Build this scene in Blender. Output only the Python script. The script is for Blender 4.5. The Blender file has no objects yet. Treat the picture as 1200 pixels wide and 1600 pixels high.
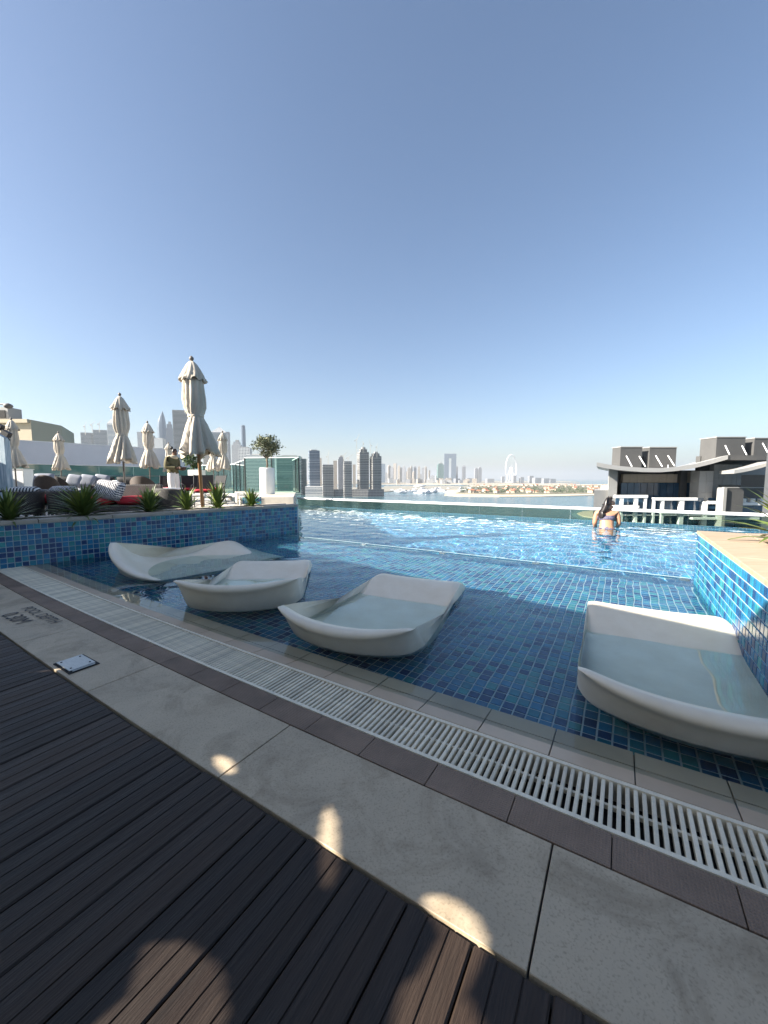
import bpy, bmesh, math, random
import numpy as np
from mathutils import Vector, Matrix, Quaternion
random.seed(7); rng = np.random.default_rng(7)
sc = bpy.context.scene
C = sc.collection

# ---------------------------------------------------------------- camera, world, sun, exposure
FPX = 601.0                                   # focal length in pixels of the 1200 x 1600 photograph
PITCH = math.atan(52 / FPX)
EYE = 1.0
cam_d = bpy.data.cameras.new('camera'); cam = bpy.data.objects.new('camera', cam_d); C.objects.link(cam)
cam.location = (0, 0, EYE); cam.rotation_euler = (math.pi/2 - PITCH, 0, 0)
cam_d.sensor_fit = 'VERTICAL'; cam_d.sensor_height = 36.0; cam_d.lens = 36.0 * FPX / 1600
cam_d.clip_start = 0.05; cam_d.clip_end = 90000
sc.camera = cam

SUNV = Vector((-1.2, -0.34, 0.72)).normalized()
world = bpy.data.worlds.new('World'); sc.world = world; world.use_nodes = True
nt = world.node_tree; nt.nodes.clear()
sky = nt.nodes.new('ShaderNodeTexSky'); sky.sky_type = 'NISHITA'; sky.sun_disc = False
sky.sun_elevation = math.asin(SUNV.z); sky.sun_rotation = math.atan2(SUNV.x, SUNV.y)
sky.altitude = 50; sky.air_density = 1.0; sky.dust_density = 1.8; sky.ozone_density = 2.8
bg = nt.nodes.new('ShaderNodeBackground'); bg.inputs['Strength'].default_value = 0.06
wo = nt.nodes.new('ShaderNodeOutputWorld')
nt.links.new(sky.outputs[0], bg.inputs[0]); nt.links.new(bg.outputs[0], wo.inputs[0])
sun_d = bpy.data.lights.new('sun', 'SUN'); sun = bpy.data.objects.new('sun', sun_d); C.objects.link(sun)
sun_d.energy = 5.0; sun_d.angle = math.radians(0.4); sun_d.color = (1.0, 0.94, 0.84)
sun.rotation_euler = SUNV.to_track_quat('Z', 'Y').to_euler(); sun.location = (-30, -8, 14)
sun_d.cycles.is_caustics_light = True
sc.view_settings.view_transform = 'Standard'; sc.view_settings.look = 'None'
sc.view_settings.exposure = 1.8; sc.view_settings.gamma = 1.0; sc.view_settings.use_curve_mapping = False
cy = sc.cycles
cy.use_denoising = True; cy.max_bounces = 10; cy.transparent_max_bounces = 16
cy.transmission_bounces = 8; cy.glossy_bounces = 5; cy.diffuse_bounces = 3; cy.volume_bounces = 1
cy.sample_clamp_indirect = 6.0; cy.sample_clamp_direct = 0.0; cy.blur_glossy = 0.5

# ---------------------------------------------------------------- helpers
def proj(p):
    """pixel of a world point in the 1200 x 1600 frame (used only to pick which repeats show largest)"""
    x, y, z = p[0], p[1], p[2] - EYE
    f = y*math.cos(PITCH) - z*math.sin(PITCH); d = -(z*math.cos(PITCH) + y*math.sin(PITCH))
    if f < .05: return (-9999, -9999, f)
    return (600 + FPX*x/f, 800 + FPX*d/f, f)
def far(px, dist): return (px - 600) / FPX * dist          # x of something seen in direction px at depth dist
def hgt(py, dist): return EYE + (748 - py) / FPX * dist    # its height

class MB:
    def __init__(s): s.v = []; s.f = []; s.m = []
    def add(s, vs, fs, mi=0):
        o = len(s.v); s.v.extend([tuple(q) for q in vs]); s.f.extend([tuple(i+o for i in f) for f in fs]); s.m.extend([mi]*len(fs)); return s
    def box(s, c, d, R=None, mi=0, taper=1.0):
        hx, hy, hz = d[0]/2, d[1]/2, d[2]/2
        vs = [Vector((sx*hx*(taper if sz > 0 else 1), sy*hy*(taper if sz > 0 else 1), sz*hz)) for sz in (-1, 1) for sx, sy in ((-1,-1),(1,-1),(1,1),(-1,1))]
        if R is not None: vs = [R @ q for q in vs]
        c = Vector(c)
        return s.add([q + c for q in vs], [(3,2,1,0),(4,5,6,7),(0,1,5,4),(1,2,6,5),(2,3,7,6),(3,0,4,7)], mi)
    def prism(s, pts, z0, z1, mi=0):
        n = len(pts); a = sum(pts[i][0]*pts[(i+1)%n][1]-pts[(i+1)%n][0]*pts[i][1] for i in range(n))
        if a < 0: pts = pts[::-1]
        return s.add([(p[0],p[1],z0) for p in pts] + [(p[0],p[1],z1) for p in pts],
            [tuple(range(n-1,-1,-1)), tuple(range(n,2*n))] + [(i,(i+1)%n,n+(i+1)%n,n+i) for i in range(n)], mi)
    def tube(s, pts, r, n=8, mi=0, cap=True):
        pts = [Vector(p) for p in pts]; k = len(pts); rs = r if isinstance(r, (list, tuple)) else [r]*k
        vs = []; prev = None
        for i, p in enumerate(pts):
            t = (pts[min(i+1,k-1)] - pts[max(i-1,0)]).normalized()
            if prev is None: a = t.orthogonal().normalized()
            else: a = (prev - t*prev.dot(t)).normalized()
            prev = a; b = t.cross(a)
            vs += [p + (a*math.cos(2*math.pi*j/n) + b*math.sin(2*math.pi*j/n))*rs[i] for j in range(n)]
        fs = [(i*n+j, i*n+(j+1)%n, (i+1)*n+(j+1)%n, (i+1)*n+j) for i in range(k-1) for j in range(n)]
        if cap: fs += [tuple(range(n-1,-1,-1)), tuple(range((k-1)*n, k*n))]
        return s.add(vs, fs, mi)
    def lathe(s, prof, n=16, c=(0,0,0), mi=0, fr=None):
        vs = []
        for i, (r, z) in enumerate(prof):
            for j in range(n):
                a = 2*math.pi*j/n; rr = r*(fr(a, i) if fr else 1)
                vs.append((c[0]+rr*math.cos(a), c[1]+rr*math.sin(a), c[2]+z))
        k = len(prof)
        fs = [(i*n+j, i*n+(j+1)%n, (i+1)*n+(j+1)%n, (i+1)*n+j) for i in range(k-1) for j in range(n)]
        fs += [tuple(range(n-1,-1,-1)), tuple(range((k-1)*n, k*n))]
        return s.add(vs, fs, mi)
    def quad(s, a, b, c, d, mi=0): return s.add([a,b,c,d], [(0,1,2,3)], mi)
    def mesh(s, name, mats, smooth=False):
        me = bpy.data.meshes.new(name); me.from_pydata(s.v, [], s.f)
        for m in (mats if isinstance(mats, (list, tuple)) else [mats]): me.materials.append(m)
        if any(s.m): me.polygons.foreach_set('material_index', s.m)
        if smooth: me.polygons.foreach_set('use_smooth', [True]*len(me.polygons))
        me.update(); return me
    def build(s, name, mats, parent=None, smooth=False, bevel=0, **kw):
        me = s.mesh(name, mats, smooth)
        if bevel: bev(me, bevel)
        return link(name, me, parent, **kw)
def bev(me, w, seg=1, ang=35):
    bm = bmesh.new(); bm.from_mesh(me); bmesh.ops.remove_doubles(bm, verts=bm.verts, dist=1e-5)
    es = [e for e in bm.edges if len(e.link_faces) == 2 and e.calc_face_angle(0) > math.radians(ang)]
    bmesh.ops.bevel(bm, geom=es, offset=w, segments=seg, profile=.5, affect='EDGES', clamp_overlap=True)
    bm.to_mesh(me); bm.free(); me.update()
def link(name, me, parent=None, loc=None, rot=None, label=None, cat=None, group=None, kind=None):
    o = bpy.data.objects.new(name, me); C.objects.link(o)
    if parent: o.parent = parent
    if loc is not None: o.location = loc
    if rot is not None: o.rotation_euler = rot if hasattr(rot, '__len__') else (0, 0, rot)
    return tag(o, label, cat, group, kind)
def tag(o, label=None, cat=None, group=None, kind=None):
    if label: o['label'] = label
    if cat: o['category'] = cat
    if group: o['group'] = group
    if kind: o['kind'] = kind
    return o
def thing(name, label, cat, loc=(0,0,0), rz=0, group=None):
    return link(name, None, None, loc, rz, label, cat, group)
def dup(o, parent=None, label=None, group=None, loc=None, rot=None, scale=None):
    c = o.copy(); C.objects.link(c); c.parent = parent
    if label: c['label'] = label
    if group: c['group'] = group
    if loc is not None: c.location = loc
    if rot is not None: c.rotation_euler = rot if hasattr(rot, '__len__') else (0,0,rot)
    if scale is not None: c.scale = scale if hasattr(scale, '__len__') else (scale,)*3
    for ch in o.children: dup(ch, c)
    return c
def skin_body(name, joints, edges, root, mats, parent=None, sub=2, matfn=None, loc=None, rz=0):
    """one continuous surface grown over a skeleton: joints {name: (x, y, z, rx, ry)}"""
    keys = list(joints); me = bpy.data.meshes.new(name)
    me.from_pydata([joints[k][:3] for k in keys], [(keys.index(a), keys.index(b)) for a, b in edges], [])
    o = bpy.data.objects.new(name, me); C.objects.link(o)
    md = o.modifiers.new('s', 'SKIN'); md.branch_smoothing = .6; md.use_smooth_shade = True
    for i, k in enumerate(keys):
        q = joints[k]; d = me.skin_vertices[0].data[i]; d.radius = (q[3], q[4] if len(q) > 4 else q[3]); d.use_root = (k == root)
    ms = o.modifiers.new('u', 'SUBSURF'); ms.levels = sub; ms.render_levels = sub
    dg = bpy.context.evaluated_depsgraph_get(); nm = bpy.data.meshes.new_from_object(o.evaluated_get(dg)); nm.name = name
    bpy.data.objects.remove(o)
    nm.materials.clear()
    for m in mats: nm.materials.append(m)
    if matfn:
        for p in nm.polygons: p.material_index = matfn(p.center)
    for p in nm.polygons: p.use_smooth = True
    return link(name, nm, parent, loc, rz)

# ---------------------------------------------------------------- materials
MATS = {}
def mat(name, col, rough=.6, var=.12, scale=6.0, bump=0.0, bscale=60.0, metal=0.0, spec=.5, coat=0.0, col2=None, stretch=None, rvar=0.0, objvar=0.0, detail=6):
    if name in MATS: return MATS[name]
    m = bpy.data.materials.new(name); m.use_nodes = True; t = m.node_tree; N = t.nodes; L = t.links
    b = N['Principled BSDF']; b.inputs['Metallic'].default_value = metal; b.inputs['Specular IOR Level'].default_value = spec
    b.inputs['Coat Weight'].default_value = coat; b.inputs['Roughness'].default_value = rough
    tc = N.new('ShaderNodeTexCoord'); mp = N.new('ShaderNodeMapping'); L.new(tc.outputs['Object'], mp.inputs[0])
    if stretch: mp.inputs['Scale'].default_value = stretch
    n = N.new('ShaderNodeTexNoise'); n.inputs['Scale'].default_value = scale; n.inputs['Detail'].default_value = detail; n.inputs['Roughness'].default_value = .62
    L.new(mp.outputs[0], n.inputs['Vector'])
    r = N.new('ShaderNodeValToRGB'); r.color_ramp.elements[0].position = .3; r.color_ramp.elements[1].position = .7
    c = col; c2 = col2 if col2 else tuple(min(1, x*(1+var)) for x in c); c1 = c if col2 else tuple(x*(1-var) for x in c)
    r.color_ramp.elements[0].color = (*c1, 1); r.color_ramp.elements[1].color = (*c2, 1)
    L.new(n.outputs['Fac'], r.inputs[0]); out = r.outputs[0]
    if objvar:
        oi = N.new('ShaderNodeObjectInfo'); mr = N.new('ShaderNodeMapRange'); mr.inputs['To Min'].default_value = 1-objvar; mr.inputs['To Max'].default_value = 1+objvar
        L.new(oi.outputs['Random'], mr.inputs[0]); hs = N.new('ShaderNodeHueSaturation'); L.new(mr.outputs[0], hs.inputs['Value']); L.new(out, hs.inputs['Color']); out = hs.outputs[0]
    L.new(out, b.inputs['Base Color'])
    if rvar:
        mr = N.new('ShaderNodeMapRange'); mr.inputs['To Min'].default_value = max(.02, rough-rvar); mr.inputs['To Max'].default_value = min(1, rough+rvar)
        n3 = N.new('ShaderNodeTexNoise'); n3.inputs['Scale'].default_value = scale*.7; L.new(mp.outputs[0], n3.inputs['Vector']); L.new(n3.outputs['Fac'], mr.inputs[0]); L.new(mr.outputs[0], b.inputs['Roughness'])
    if bump:
        n2 = N.new('ShaderNodeTexNoise'); n2.inputs['Scale'].default_value = bscale; n2.inputs['Detail'].default_value = 5; L.new(mp.outputs[0], n2.inputs['Vector'])
        bp = N.new('ShaderNodeBump'); bp.inputs['Strength'].default_value = bump; bp.inputs['Distance'].default_value = .01; L.new(n2.outputs['Fac'], bp.inputs['Height']); L.new(bp.outputs[0], b.inputs['Normal'])
    MATS[name] = m; return m
def glass_mat(name, tint=(.8,.9,.87), rough=.02, refl=1.0, ior=1.45):
    """a thin pane: clear or tinted, reflecting by Fresnel"""
    if name in MATS: return MATS[name]
    m = bpy.data.materials.new(name); m.use_nodes = True; t = m.node_tree; N = t.nodes; L = t.links; N.clear()
    o = N.new('ShaderNodeOutputMaterial'); tr = N.new('ShaderNodeBsdfTransparent'); gl = N.new('ShaderNodeBsdfGlossy'); mx = N.new('ShaderNodeMixShader'); lw = N.new('ShaderNodeLayerWeight'); lw.inputs[0].default_value = .5; pw = N.new('ShaderNodeMath'); pw.operation = 'POWER'; pw.inputs[1].default_value = 5; L.new(lw.outputs['Facing'], pw.inputs[0]); fr = N.new('ShaderNodeMapRange'); L.new(pw.outputs[0], fr.inputs[0]); f0 = ((ior-1)/(ior+1))**2; fr.inputs['To Min'].default_value = f0
    tr.inputs[0].default_value = (*tint, 1); gl.inputs[0].default_value = (refl, refl, refl, 1); gl.inputs['Roughness'].default_value = rough
    L.new(fr.outputs[0], mx.inputs[0]); L.new(tr.outputs[0], mx.inputs[1]); L.new(gl.outputs[0], mx.inputs[2]); L.new(mx.outputs[0], o.inputs[0])
    MATS[name] = m; return m
def nodes_of(m): return m.node_tree.nodes, m.node_tree.links, m.node_tree.nodes['Principled BSDF']
# ---------------------------------------------------------------- pool frame: u along the pool's edge, n into the pool
UX, UY = .85, -.5268
NX, NY = .5268, .85
PANG = math.atan2(UY, UX)
def P(u, n, z=0.0): return Vector((UX*u + NX*n, UY*u + NY*n, z))
def UN(x, y): return (UX*x + UY*y, NX*x + NY*y)
def cv(u): return .006*(u+1.6)**2                      # the edge bows very slightly
def PE(u, n, z=0.0): return P(u, n + cv(u), z)
PIT = .0605                                            # mosaic pitch
SHELF = -.30; DEEP = -1.25
def uleft(n): return -5.81 + (n-1.3)*.182               # face of the planter wall on the left
UR = .62                                                # face of the planter wall on the right
N_EDGE, N_DIV, N_INF = 1.61, 4.80, 10.40

def tile_mat(name, c, r=.22):
    m = mat(name, c, rough=r, var=.18, scale=9, spec=.55, bump=.04, bscale=30, objvar=.12)
    return m
TONES = [tile_mat('mosaic_navy', (.012,.056,.165)), tile_mat('mosaic_blue', (.014,.135,.27)), tile_mat('mosaic_teal', (.022,.205,.29)), tile_mat('mosaic_sea', (.036,.25,.275)), tile_mat('mosaic_azure', (.016,.175,.33))]
def tone(): return random.choices(range(5), (26, 20, 22, 14, 18))[0]
GROUT = mat('grout', (.44,.53,.56), rough=.85, var=.15, scale=14, bump=.1, bscale=120)
def tile_shape(w, h, t):
    b = .0025; a = w/2; c = h/2
    vs = [(-a,-c,0),(a,-c,0),(a,c,0),(-a,c,0),(-a,-c,t-b),(a,-c,t-b),(a,c,t-b),(-a,c,t-b),(-a+b,-c+b,t),(a-b,-c+b,t),(a-b,c-b,t),(-a+b,c-b,t)]
    fs = [(0,1,5,4),(1,2,6,5),(2,3,7,6),(3,0,4,7),(4,5,9,8),(5,6,10,9),(6,7,11,10),(7,4,8,11),(8,9,10,11)]
    return vs, fs
TILE_W = PIT - .008
_tv, _tf = tile_shape(TILE_W, TILE_W, .006)
TILE_MESH = []
for i, m in enumerate(TONES): TILE_MESH.append(MB().add(_tv, _tf).mesh('mosaic_tile', m))
def lay_tiles(parent, frames, limit=300):
    """frames: list of matrices (tile lies in local xy, faces +z); the ones that show largest are parts, the rest one stuff part"""
    sel = []
    for M in frames:
        p = M.translation; q = proj(p); nrm = M.to_3x3() @ Vector((0,0,1))
        vd = (Vector((0,0,EYE)) - p); d = vd.length
        vis = -10 < q[0] < 1210 and q[1] < 1610 and nrm.dot(vd) > 0
        sel.append((nrm.dot(vd)/d**3 if vis else 0, M))
    sel.sort(key=lambda a: -a[0])
    for a, M in sel[:limit]:
        o = link('mosaic_tile', TILE_MESH[tone()], parent); o.matrix_local = M
    if len(sel) > limit:
        mb = MB()
        for a, M in sel[limit:]:
            mb.add([M @ Vector(v) for v in _tv], _tf, tone())
        mb.build('mosaic_tiling', TONES, parent, kind='stuff')
def frame(o, x, y, z):
    M = Matrix.Identity(4)
    for i, a in enumerate((x, y, z)):
        for j in range(3): M[j][i] = a[j]
    M.translation = o; return M
ud, nd, zd = Vector((UX,UY,0)), Vector((NX,NY,0)), Vector((0,0,1))

# shelf floor: a mortar bed with every tile laid on it
mb = MB(); mb.prism([P(-6.3,1.45), P(1.6,1.45), P(1.6,N_DIV-.02), P(-6.3,N_DIV-.02)], SHELF-.25, SHELF-.004)
shelf = mb.build('pool_shelf', GROUT, kind='structure')
fr = []
nn = N_EDGE - .02
while nn < N_DIV - .05:
    u = UR - PIT*.5 - .004
    while u > uleft(nn) - .02:
        if nn + PIT*.5 > N_EDGE + cv(u) - .05: fr.append(frame(P(u, nn+PIT*.5, SHELF-.004), ud, nd, zd))
        u -= PIT
    nn += PIT
lay_tiles(shelf, fr)
# riser of the shelf under the rounded edge, and the drop to the deep pool
def mosaic_surface(name, pit=PIT):
    m = bpy.data.materials.new(name); m.use_nodes = True; N, L, b = nodes_of(m)
    tc = N.new('ShaderNodeTexCoord'); sp = N.new('ShaderNodeVectorMath'); sp.operation = 'SCALE'; sp.inputs['Scale'].default_value = 1/pit
    L.new(tc.outputs['Object'], sp.inputs[0])
    off = N.new('ShaderNodeVectorMath'); off.operation = 'ADD'; off.inputs[1].default_value = (.37,.41,.43); L.new(sp.outputs[0], off.inputs[0])
    fl = N.new('ShaderNodeVectorMath'); fl.operation = 'FLOOR'; L.new(off.outputs[0], fl.inputs[0])
    fc = N.new('ShaderNodeVectorMath'); fc.operation = 'FRACTION'; L.new(off.outputs[0], fc.inputs[0])
    wn = N.new('ShaderNodeTexWhiteNoise'); L.new(fl.outputs[0], wn.inputs['Vector'])
    r = N.new('ShaderNodeValToRGB'); r.color_ramp.interpolation = 'CONSTANT'; e = r.color_ramp.elements
    cols = [(0,(.025,.13,.33)),(.26,(.03,.23,.44)),(.46,(.032,.31,.46)),(.68,(.045,.36,.46)),(.82,(.03,.28,.50))]  # lighter, more turquoise than the shelf tiles: sunlight put into the colour
    e[0].position, e[0].color = 0, (*cols[0][1],1); e[1].position, e[1].color = cols[1][0], (*cols[1][1],1)
    for p_, c_ in cols[2:]: q = e.new(p_); q.color = (*c_,1)
    L.new(wn.outputs['Value'], r.inputs[0])
    sx = N.new('ShaderNodeSeparateXYZ'); L.new(fc.outputs[0], sx.inputs[0]); prev = None
    geo = N.new('ShaderNodeNewGeometry'); vt = N.new('ShaderNodeVectorTransform'); vt.vector_type='NORMAL'; vt.convert_from='WORLD'; vt.convert_to='OBJECT'; L.new(geo.outputs['Normal'], vt.inputs[0])
    sn = N.new('ShaderNodeSeparateXYZ'); L.new(vt.outputs[0], sn.inputs[0])
    for k in range(3):
        a = N.new('ShaderNodeMath'); a.operation = 'LESS_THAN'; a.inputs[1].default_value = .13; L.new(sx.outputs[k], a.inputs[0])
        ab = N.new('ShaderNodeMath'); ab.operation = 'ABSOLUTE'; L.new(sn.outputs[k], ab.inputs[0])
        w = N.new('ShaderNodeMath'); w.operation = 'LESS_THAN'; w.inputs[1].default_value = .5; L.new(ab.outputs[0], w.inputs[0])
        mu = N.new('ShaderNodeMath'); mu.operation = 'MULTIPLY'; L.new(a.outputs[0], mu.inputs[0]); L.new(w.outputs[0], mu.inputs[1])
        if prev is None: prev = mu.outputs[0]
        else:
            mxn = N.new('ShaderNodeMath'); mxn.operation = 'MAXIMUM'; L.new(prev, mxn.inputs[0]); L.new(mu.outputs[0], mxn.inputs[1]); prev = mxn.outputs[0]
    mx = N.new('ShaderNodeMix'); mx.data_type = 'RGBA'; L.new(prev, mx.inputs[0]); L.new(r.outputs[0], mx.inputs[6]); mx.inputs[7].default_value = (.5,.6,.66,1)
    L.new(mx.outputs[2], b.inputs['Base Color']); b.inputs['Roughness'].default_value = .3
    MATS[name] = m; return m
MOS = mosaic_surface('mosaic_sunlit')
def local(pts): return [(q[0], q[1]) for q in pts]
# deep basin, in its own frame so that the mosaic runs with the pool
UL1, NL1 = -5.35, 5.2; UL2, NL2 = -10.6, 10.62
mb = MB()
poly = [(-10.7,N_INF+.15),(-10.7,N_DIV-.02),(9.5,N_DIV-.02),(9.5,N_INF+.15)]
mb.prism(poly, DEEP-.3, DEEP)                                   # floor
mb.prism([(-10.7,N_DIV-.30),(9.5,N_DIV-.30),(9.5,N_DIV-.012),(-10.7,N_DIV-.012)], DEEP-.3, SHELF-.02)   # drop from the shelf
mb.prism([(-11.2,N_INF-.02),(9.5,N_INF-.02),(9.5,N_INF+.20),(-11.2,N_INF+.20)], DEEP-2.2, -.010)   # the infinity edge
basin = mb.build('pool_basin', MOS, loc=(0,0,0), rot=PANG, kind='structure', bevel=.012)

# ---------------------------------------------------------------- water: one sheet with real ripples
WAVES = []
for i in range(46):
    lam = .085*(1.085**i) if i < 30 else random.uniform(.14, .5)
    th = random.gauss(math.radians(-118), .75) if random.random() < .8 else random.uniform(0, 2*math.pi)
    k = 2*math.pi/lam
    WAVES.append((k*math.cos(th), k*math.sin(th), random.uniform(0, 6.28), lam, .0065*min(1,(lam/.22))*(.5+random.random())))
def wave_z(x, y, calm):
    z = np.zeros_like(x)
    for kx, ky, ph, lam, st in WAVES:
        a = st*lam/(2*math.pi)
        a = a*np.where(calm > .99, 1.0, calm)
        z += a*np.sin(kx*x + ky*y + ph + .7*np.sin(.9*x+.6*y+ph*2))
    return z
def water_grid(n0, n1, ul0, ul1, ur, du, dn, slope_n=0.0):
    nr = int((n1-n0)/dn)+1; ncl = int((ur-min(ul0,ul1))/du)+1
    N_ = np.linspace(n0, n1, nr)[:,None]; T = np.linspace(0, 1, ncl)[None,:]
    ul = ul0 + (ul1-ul0)*(N_-n0)/(n1-n0)
    U = ul + (ur-ul)*T; N_ = N_ + 0*U
    X = UX*U + NX*N_; Y = UY*U + NY*N_
    m = np.clip((N_-1.6)/3.0, 0, 1)
    calm = .42 + .85*np.clip((N_-2.6)/3.2, 0, 1)
    calm = calm*np.clip((N_-1.50)/.25, .12, 1)*np.clip((N_INF+.2-N_)/.35, .15, 1)
    Z = wave_z(X, Y, calm)
    Z = np.where(N_ > N_INF+.02, -.004-.006*(N_-N_INF), Z)
    vs = np.stack([X, Y, Z], -1).reshape(-1, 3)
    i = np.arange(nr-1)[:,None]*ncl + np.arange(ncl-1)[None,:]
    fs = np.stack([i, i+1, i+ncl+1, i+ncl], -1).reshape(-1, 4)
    return vs, fs
va, fa = water_grid(1.46, N_DIV-.004, uleft(1.46)-.02, uleft(N_DIV)-.02, UR+.02, .017, .017)
vb, fb = water_grid(N_DIV+.004, N_INF+.19, -5.2, -10.75, 9.4, .042, .034)
vs = np.concatenate([va, vb]); fs = np.concatenate([fa, fb+len(va)])
wme = bpy.data.meshes.new('pool_water'); wme.vertices.add(len(vs)); wme.vertices.foreach_set('co', vs.ravel())
wme.loops.add(len(fs)*4); wme.loops.foreach_set('vertex_index', fs.ravel().astype(np.int32))
wme.polygons.add(len(fs)); wme.polygons.foreach_set('loop_start', np.arange(len(fs), dtype=np.int32)*4); wme.polygons.foreach_set('loop_total', np.full(len(fs), 4, dtype=np.int32))
wme.polygons.foreach_set('use_smooth', np.ones(len(fs), dtype=bool)); wme.update(calc_edges=True); wme.validate()
wm = bpy.data.materials.new('pool_water'); wm.use_nodes = True; N = wm.node_tree.nodes; N.clear(); L = wm.node_tree.links
o_ = N.new('ShaderNodeOutputMaterial'); g_ = N.new('ShaderNodeBsdfGlass'); g_.inputs['Color'].default_value = (.90,.985,1.0,1); g_.inputs['Roughness'].default_value = 0.0; g_.inputs['IOR'].default_value = 1.333
L.new(g_.outputs[0], o_.inputs[0])
wme.materials.append(wm)
water = link('pool_water', wme, kind='structure')
water.cycles.is_caustics_caster = True
# ---------------------------------------------------------------- pool surround: deck, slabs, grate, margin tiles
def strip(mb, n0, n1, z0, z1, u0, u1, du=.5, zt=None, mi=0):
    """a bar that follows the pool's edge; zt tilts its top: height at n1"""
    k = max(1, int(round((u1-u0)/du))); zt = z1 if zt is None else zt; vs = []
    for i in range(k+1):
        u = u0 + (u1-u0)*i/k
        vs += [PE(u,n0,z0), PE(u,n1,z0), PE(u,n1,zt), PE(u,n0,z1)]
    fs = [(0,3,2,1), (4*k,4*k+1,4*k+2,4*k+3)]
    for i in range(k):
        a, b = 4*i, 4*i+4
        fs += [(a,a+1,b+1,b),(a+1,a+2,b+2,b+1),(a+2,a+3,b+3,b+2),(a+3,a,b,b+3)]
    mb.add([tuple(v) for v in vs], [f[::-1] for f in fs], mi)
U0, U1 = -6.25, 2.2
BED = mat('joint_mortar', (.055,.052,.048), rough=.9, var=.3, scale=30, bump=.2)
mb = MB()
strip(mb, .705, 1.172, -.45, -.006, U0, U1); strip(mb, 1.172, 1.405, -.45, -.13, U0, U1); strip(mb, 1.405, 1.604, -.45, -.022, U0, U1, zt=-.030)
surround = mb.build('pool_surround', BED, kind='structure')
# deck boards
mb = MB(); mb.prism([P(-7.5,-3.2), P(3.5,-3.2), P(3.5,.70), P(-7.5,.78)], -.30, -.02)
deck = mb.build('deck', mat('deck_joist', (.012,.011,.011), rough=.9), kind='structure')
DECK = mat('deck_board', (.034,.0215,.0145), rough=.55, var=.35, scale=5, bump=.35, bscale=26, stretch=(9,.8,9), objvar=.38, rvar=.18, spec=.35)
w = .1535; g = .0022; gd = .0028
prof = [(-w/2,-.03),(-w/2,.006),(-w/2+.004,.010)]
for c in (-w/6, w/6): prof += [(c-g,.010),(c-g*.5,.010-gd),(c+g*.5,.010-gd),(c+g,.010)]
prof += [(w/2-.004,.010),(w/2,.006),(w/2,-.03)]
LB = 3.6; k = len(prof)
bm_ = MB().add([(x,0,z) for x,z in prof] + [(x,-LB,z) for x,z in prof], [tuple(range(k-1,-1,-1)), tuple(range(k,2*k))] + [(i,i+1,k+i+1,k+i) for i in range(k-1)] + [(k-1,0,k,2*k-1)])
board_me = bm_.mesh('deck_board', DECK)
bm2 = bmesh.new(); bm2.from_mesh(board_me); bmesh.ops.recalc_face_normals(bm2, faces=bm2.faces); bm2.to_mesh(board_me); bm2.free()
u = -6.9
while u < 2.6:
    o = link('deck_board', board_me, deck); o.location = P(u, .716 + cv(u) + random.uniform(-.004,.003), random.uniform(-.0015,.0015)); o.rotation_euler = (0, random.uniform(-.004,.004), PANG)
    u += .157
# big stone slabs
def piece(name, n0, n1, u0, u1, z0, za, zb, m, parent, gap=.004, bevel=.002):
    mb = MB(); strip(mb, n0+gap/2, n1-gap/2, z0, za, u0+gap/2, u1-gap/2, .5, zt=zb)
    return mb.build(name, m, parent, bevel=bevel)
SLAB = mat('stone_slab', (.50,.395,.27), rough=.62, var=.14, scale=3.2, bump=.10, bscale=45, objvar=.05, rvar=.15)
N, L, b = nodes_of(SLAB)      # darker stains and pores
src = b.inputs['Base Color'].links[0].from_socket
tc = N.new('ShaderNodeTexCoord'); n2 = N.new('ShaderNodeTexNoise'); n2.inputs['Scale'].default_value = 4.2; n2.inputs['Detail'].default_value = 9; n2.inputs['Roughness'].default_value = .72; n2.inputs['Distortion'].default_value = .8; L.new(tc.outputs['Object'], n2.inputs['Vector'])
r2 = N.new('ShaderNodeValToRGB'); r2.color_ramp.elements[0].position = .34; r2.color_ramp.elements[0].color = (.72,.70,.67,1); r2.color_ramp.elements[1].position = .52; r2.color_ramp.elements[1].color = (1,1,1,1); L.new(n2.outputs['Fac'], r2.inputs[0])
n4 = N.new('ShaderNodeTexNoise'); n4.inputs['Scale'].default_value = 160; n4.inputs['Detail'].default_value = 3; L.new(tc.outputs['Object'], n4.inputs['Vector'])
r4 = N.new('ShaderNodeValToRGB'); r4.color_ramp.elements[0].position = .28; r4.color_ramp.elements[0].color = (.72,.72,.7,1); r4.color_ramp.elements[1].position = .48; r4.color_ramp.elements[1].color = (1,1,1,1); L.new(n4.outputs['Fac'], r4.inputs[0])
m1 = N.new('ShaderNodeMix'); m1.data_type = 'RGBA'; m1.blend_type = 'MULTIPLY'; m1.inputs[0].default_value = 1; L.new(src, m1.inputs[6]); L.new(r2.outputs[0], m1.inputs[7])
m2 = N.new('ShaderNodeMix'); m2.data_type = 'RGBA'; m2.blend_type = 'MULTIPLY'; m2.inputs[0].default_value = 1; L.new(m1.outputs[2], m2.inputs[6]); L.new(r4.outputs[0], m2.inputs[7]); L.new(m2.outputs[2], b.inputs['Base Color'])
slabs = []
for k in range(-2, 7):
    ua = -.118 - .98*k
    slabs.append(piece('stone_slab', .724, 1.052, max(ua-.98, U0), ua, -.02, .012, .010, SLAB, surround, gap=.005, bevel=.0015))
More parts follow.
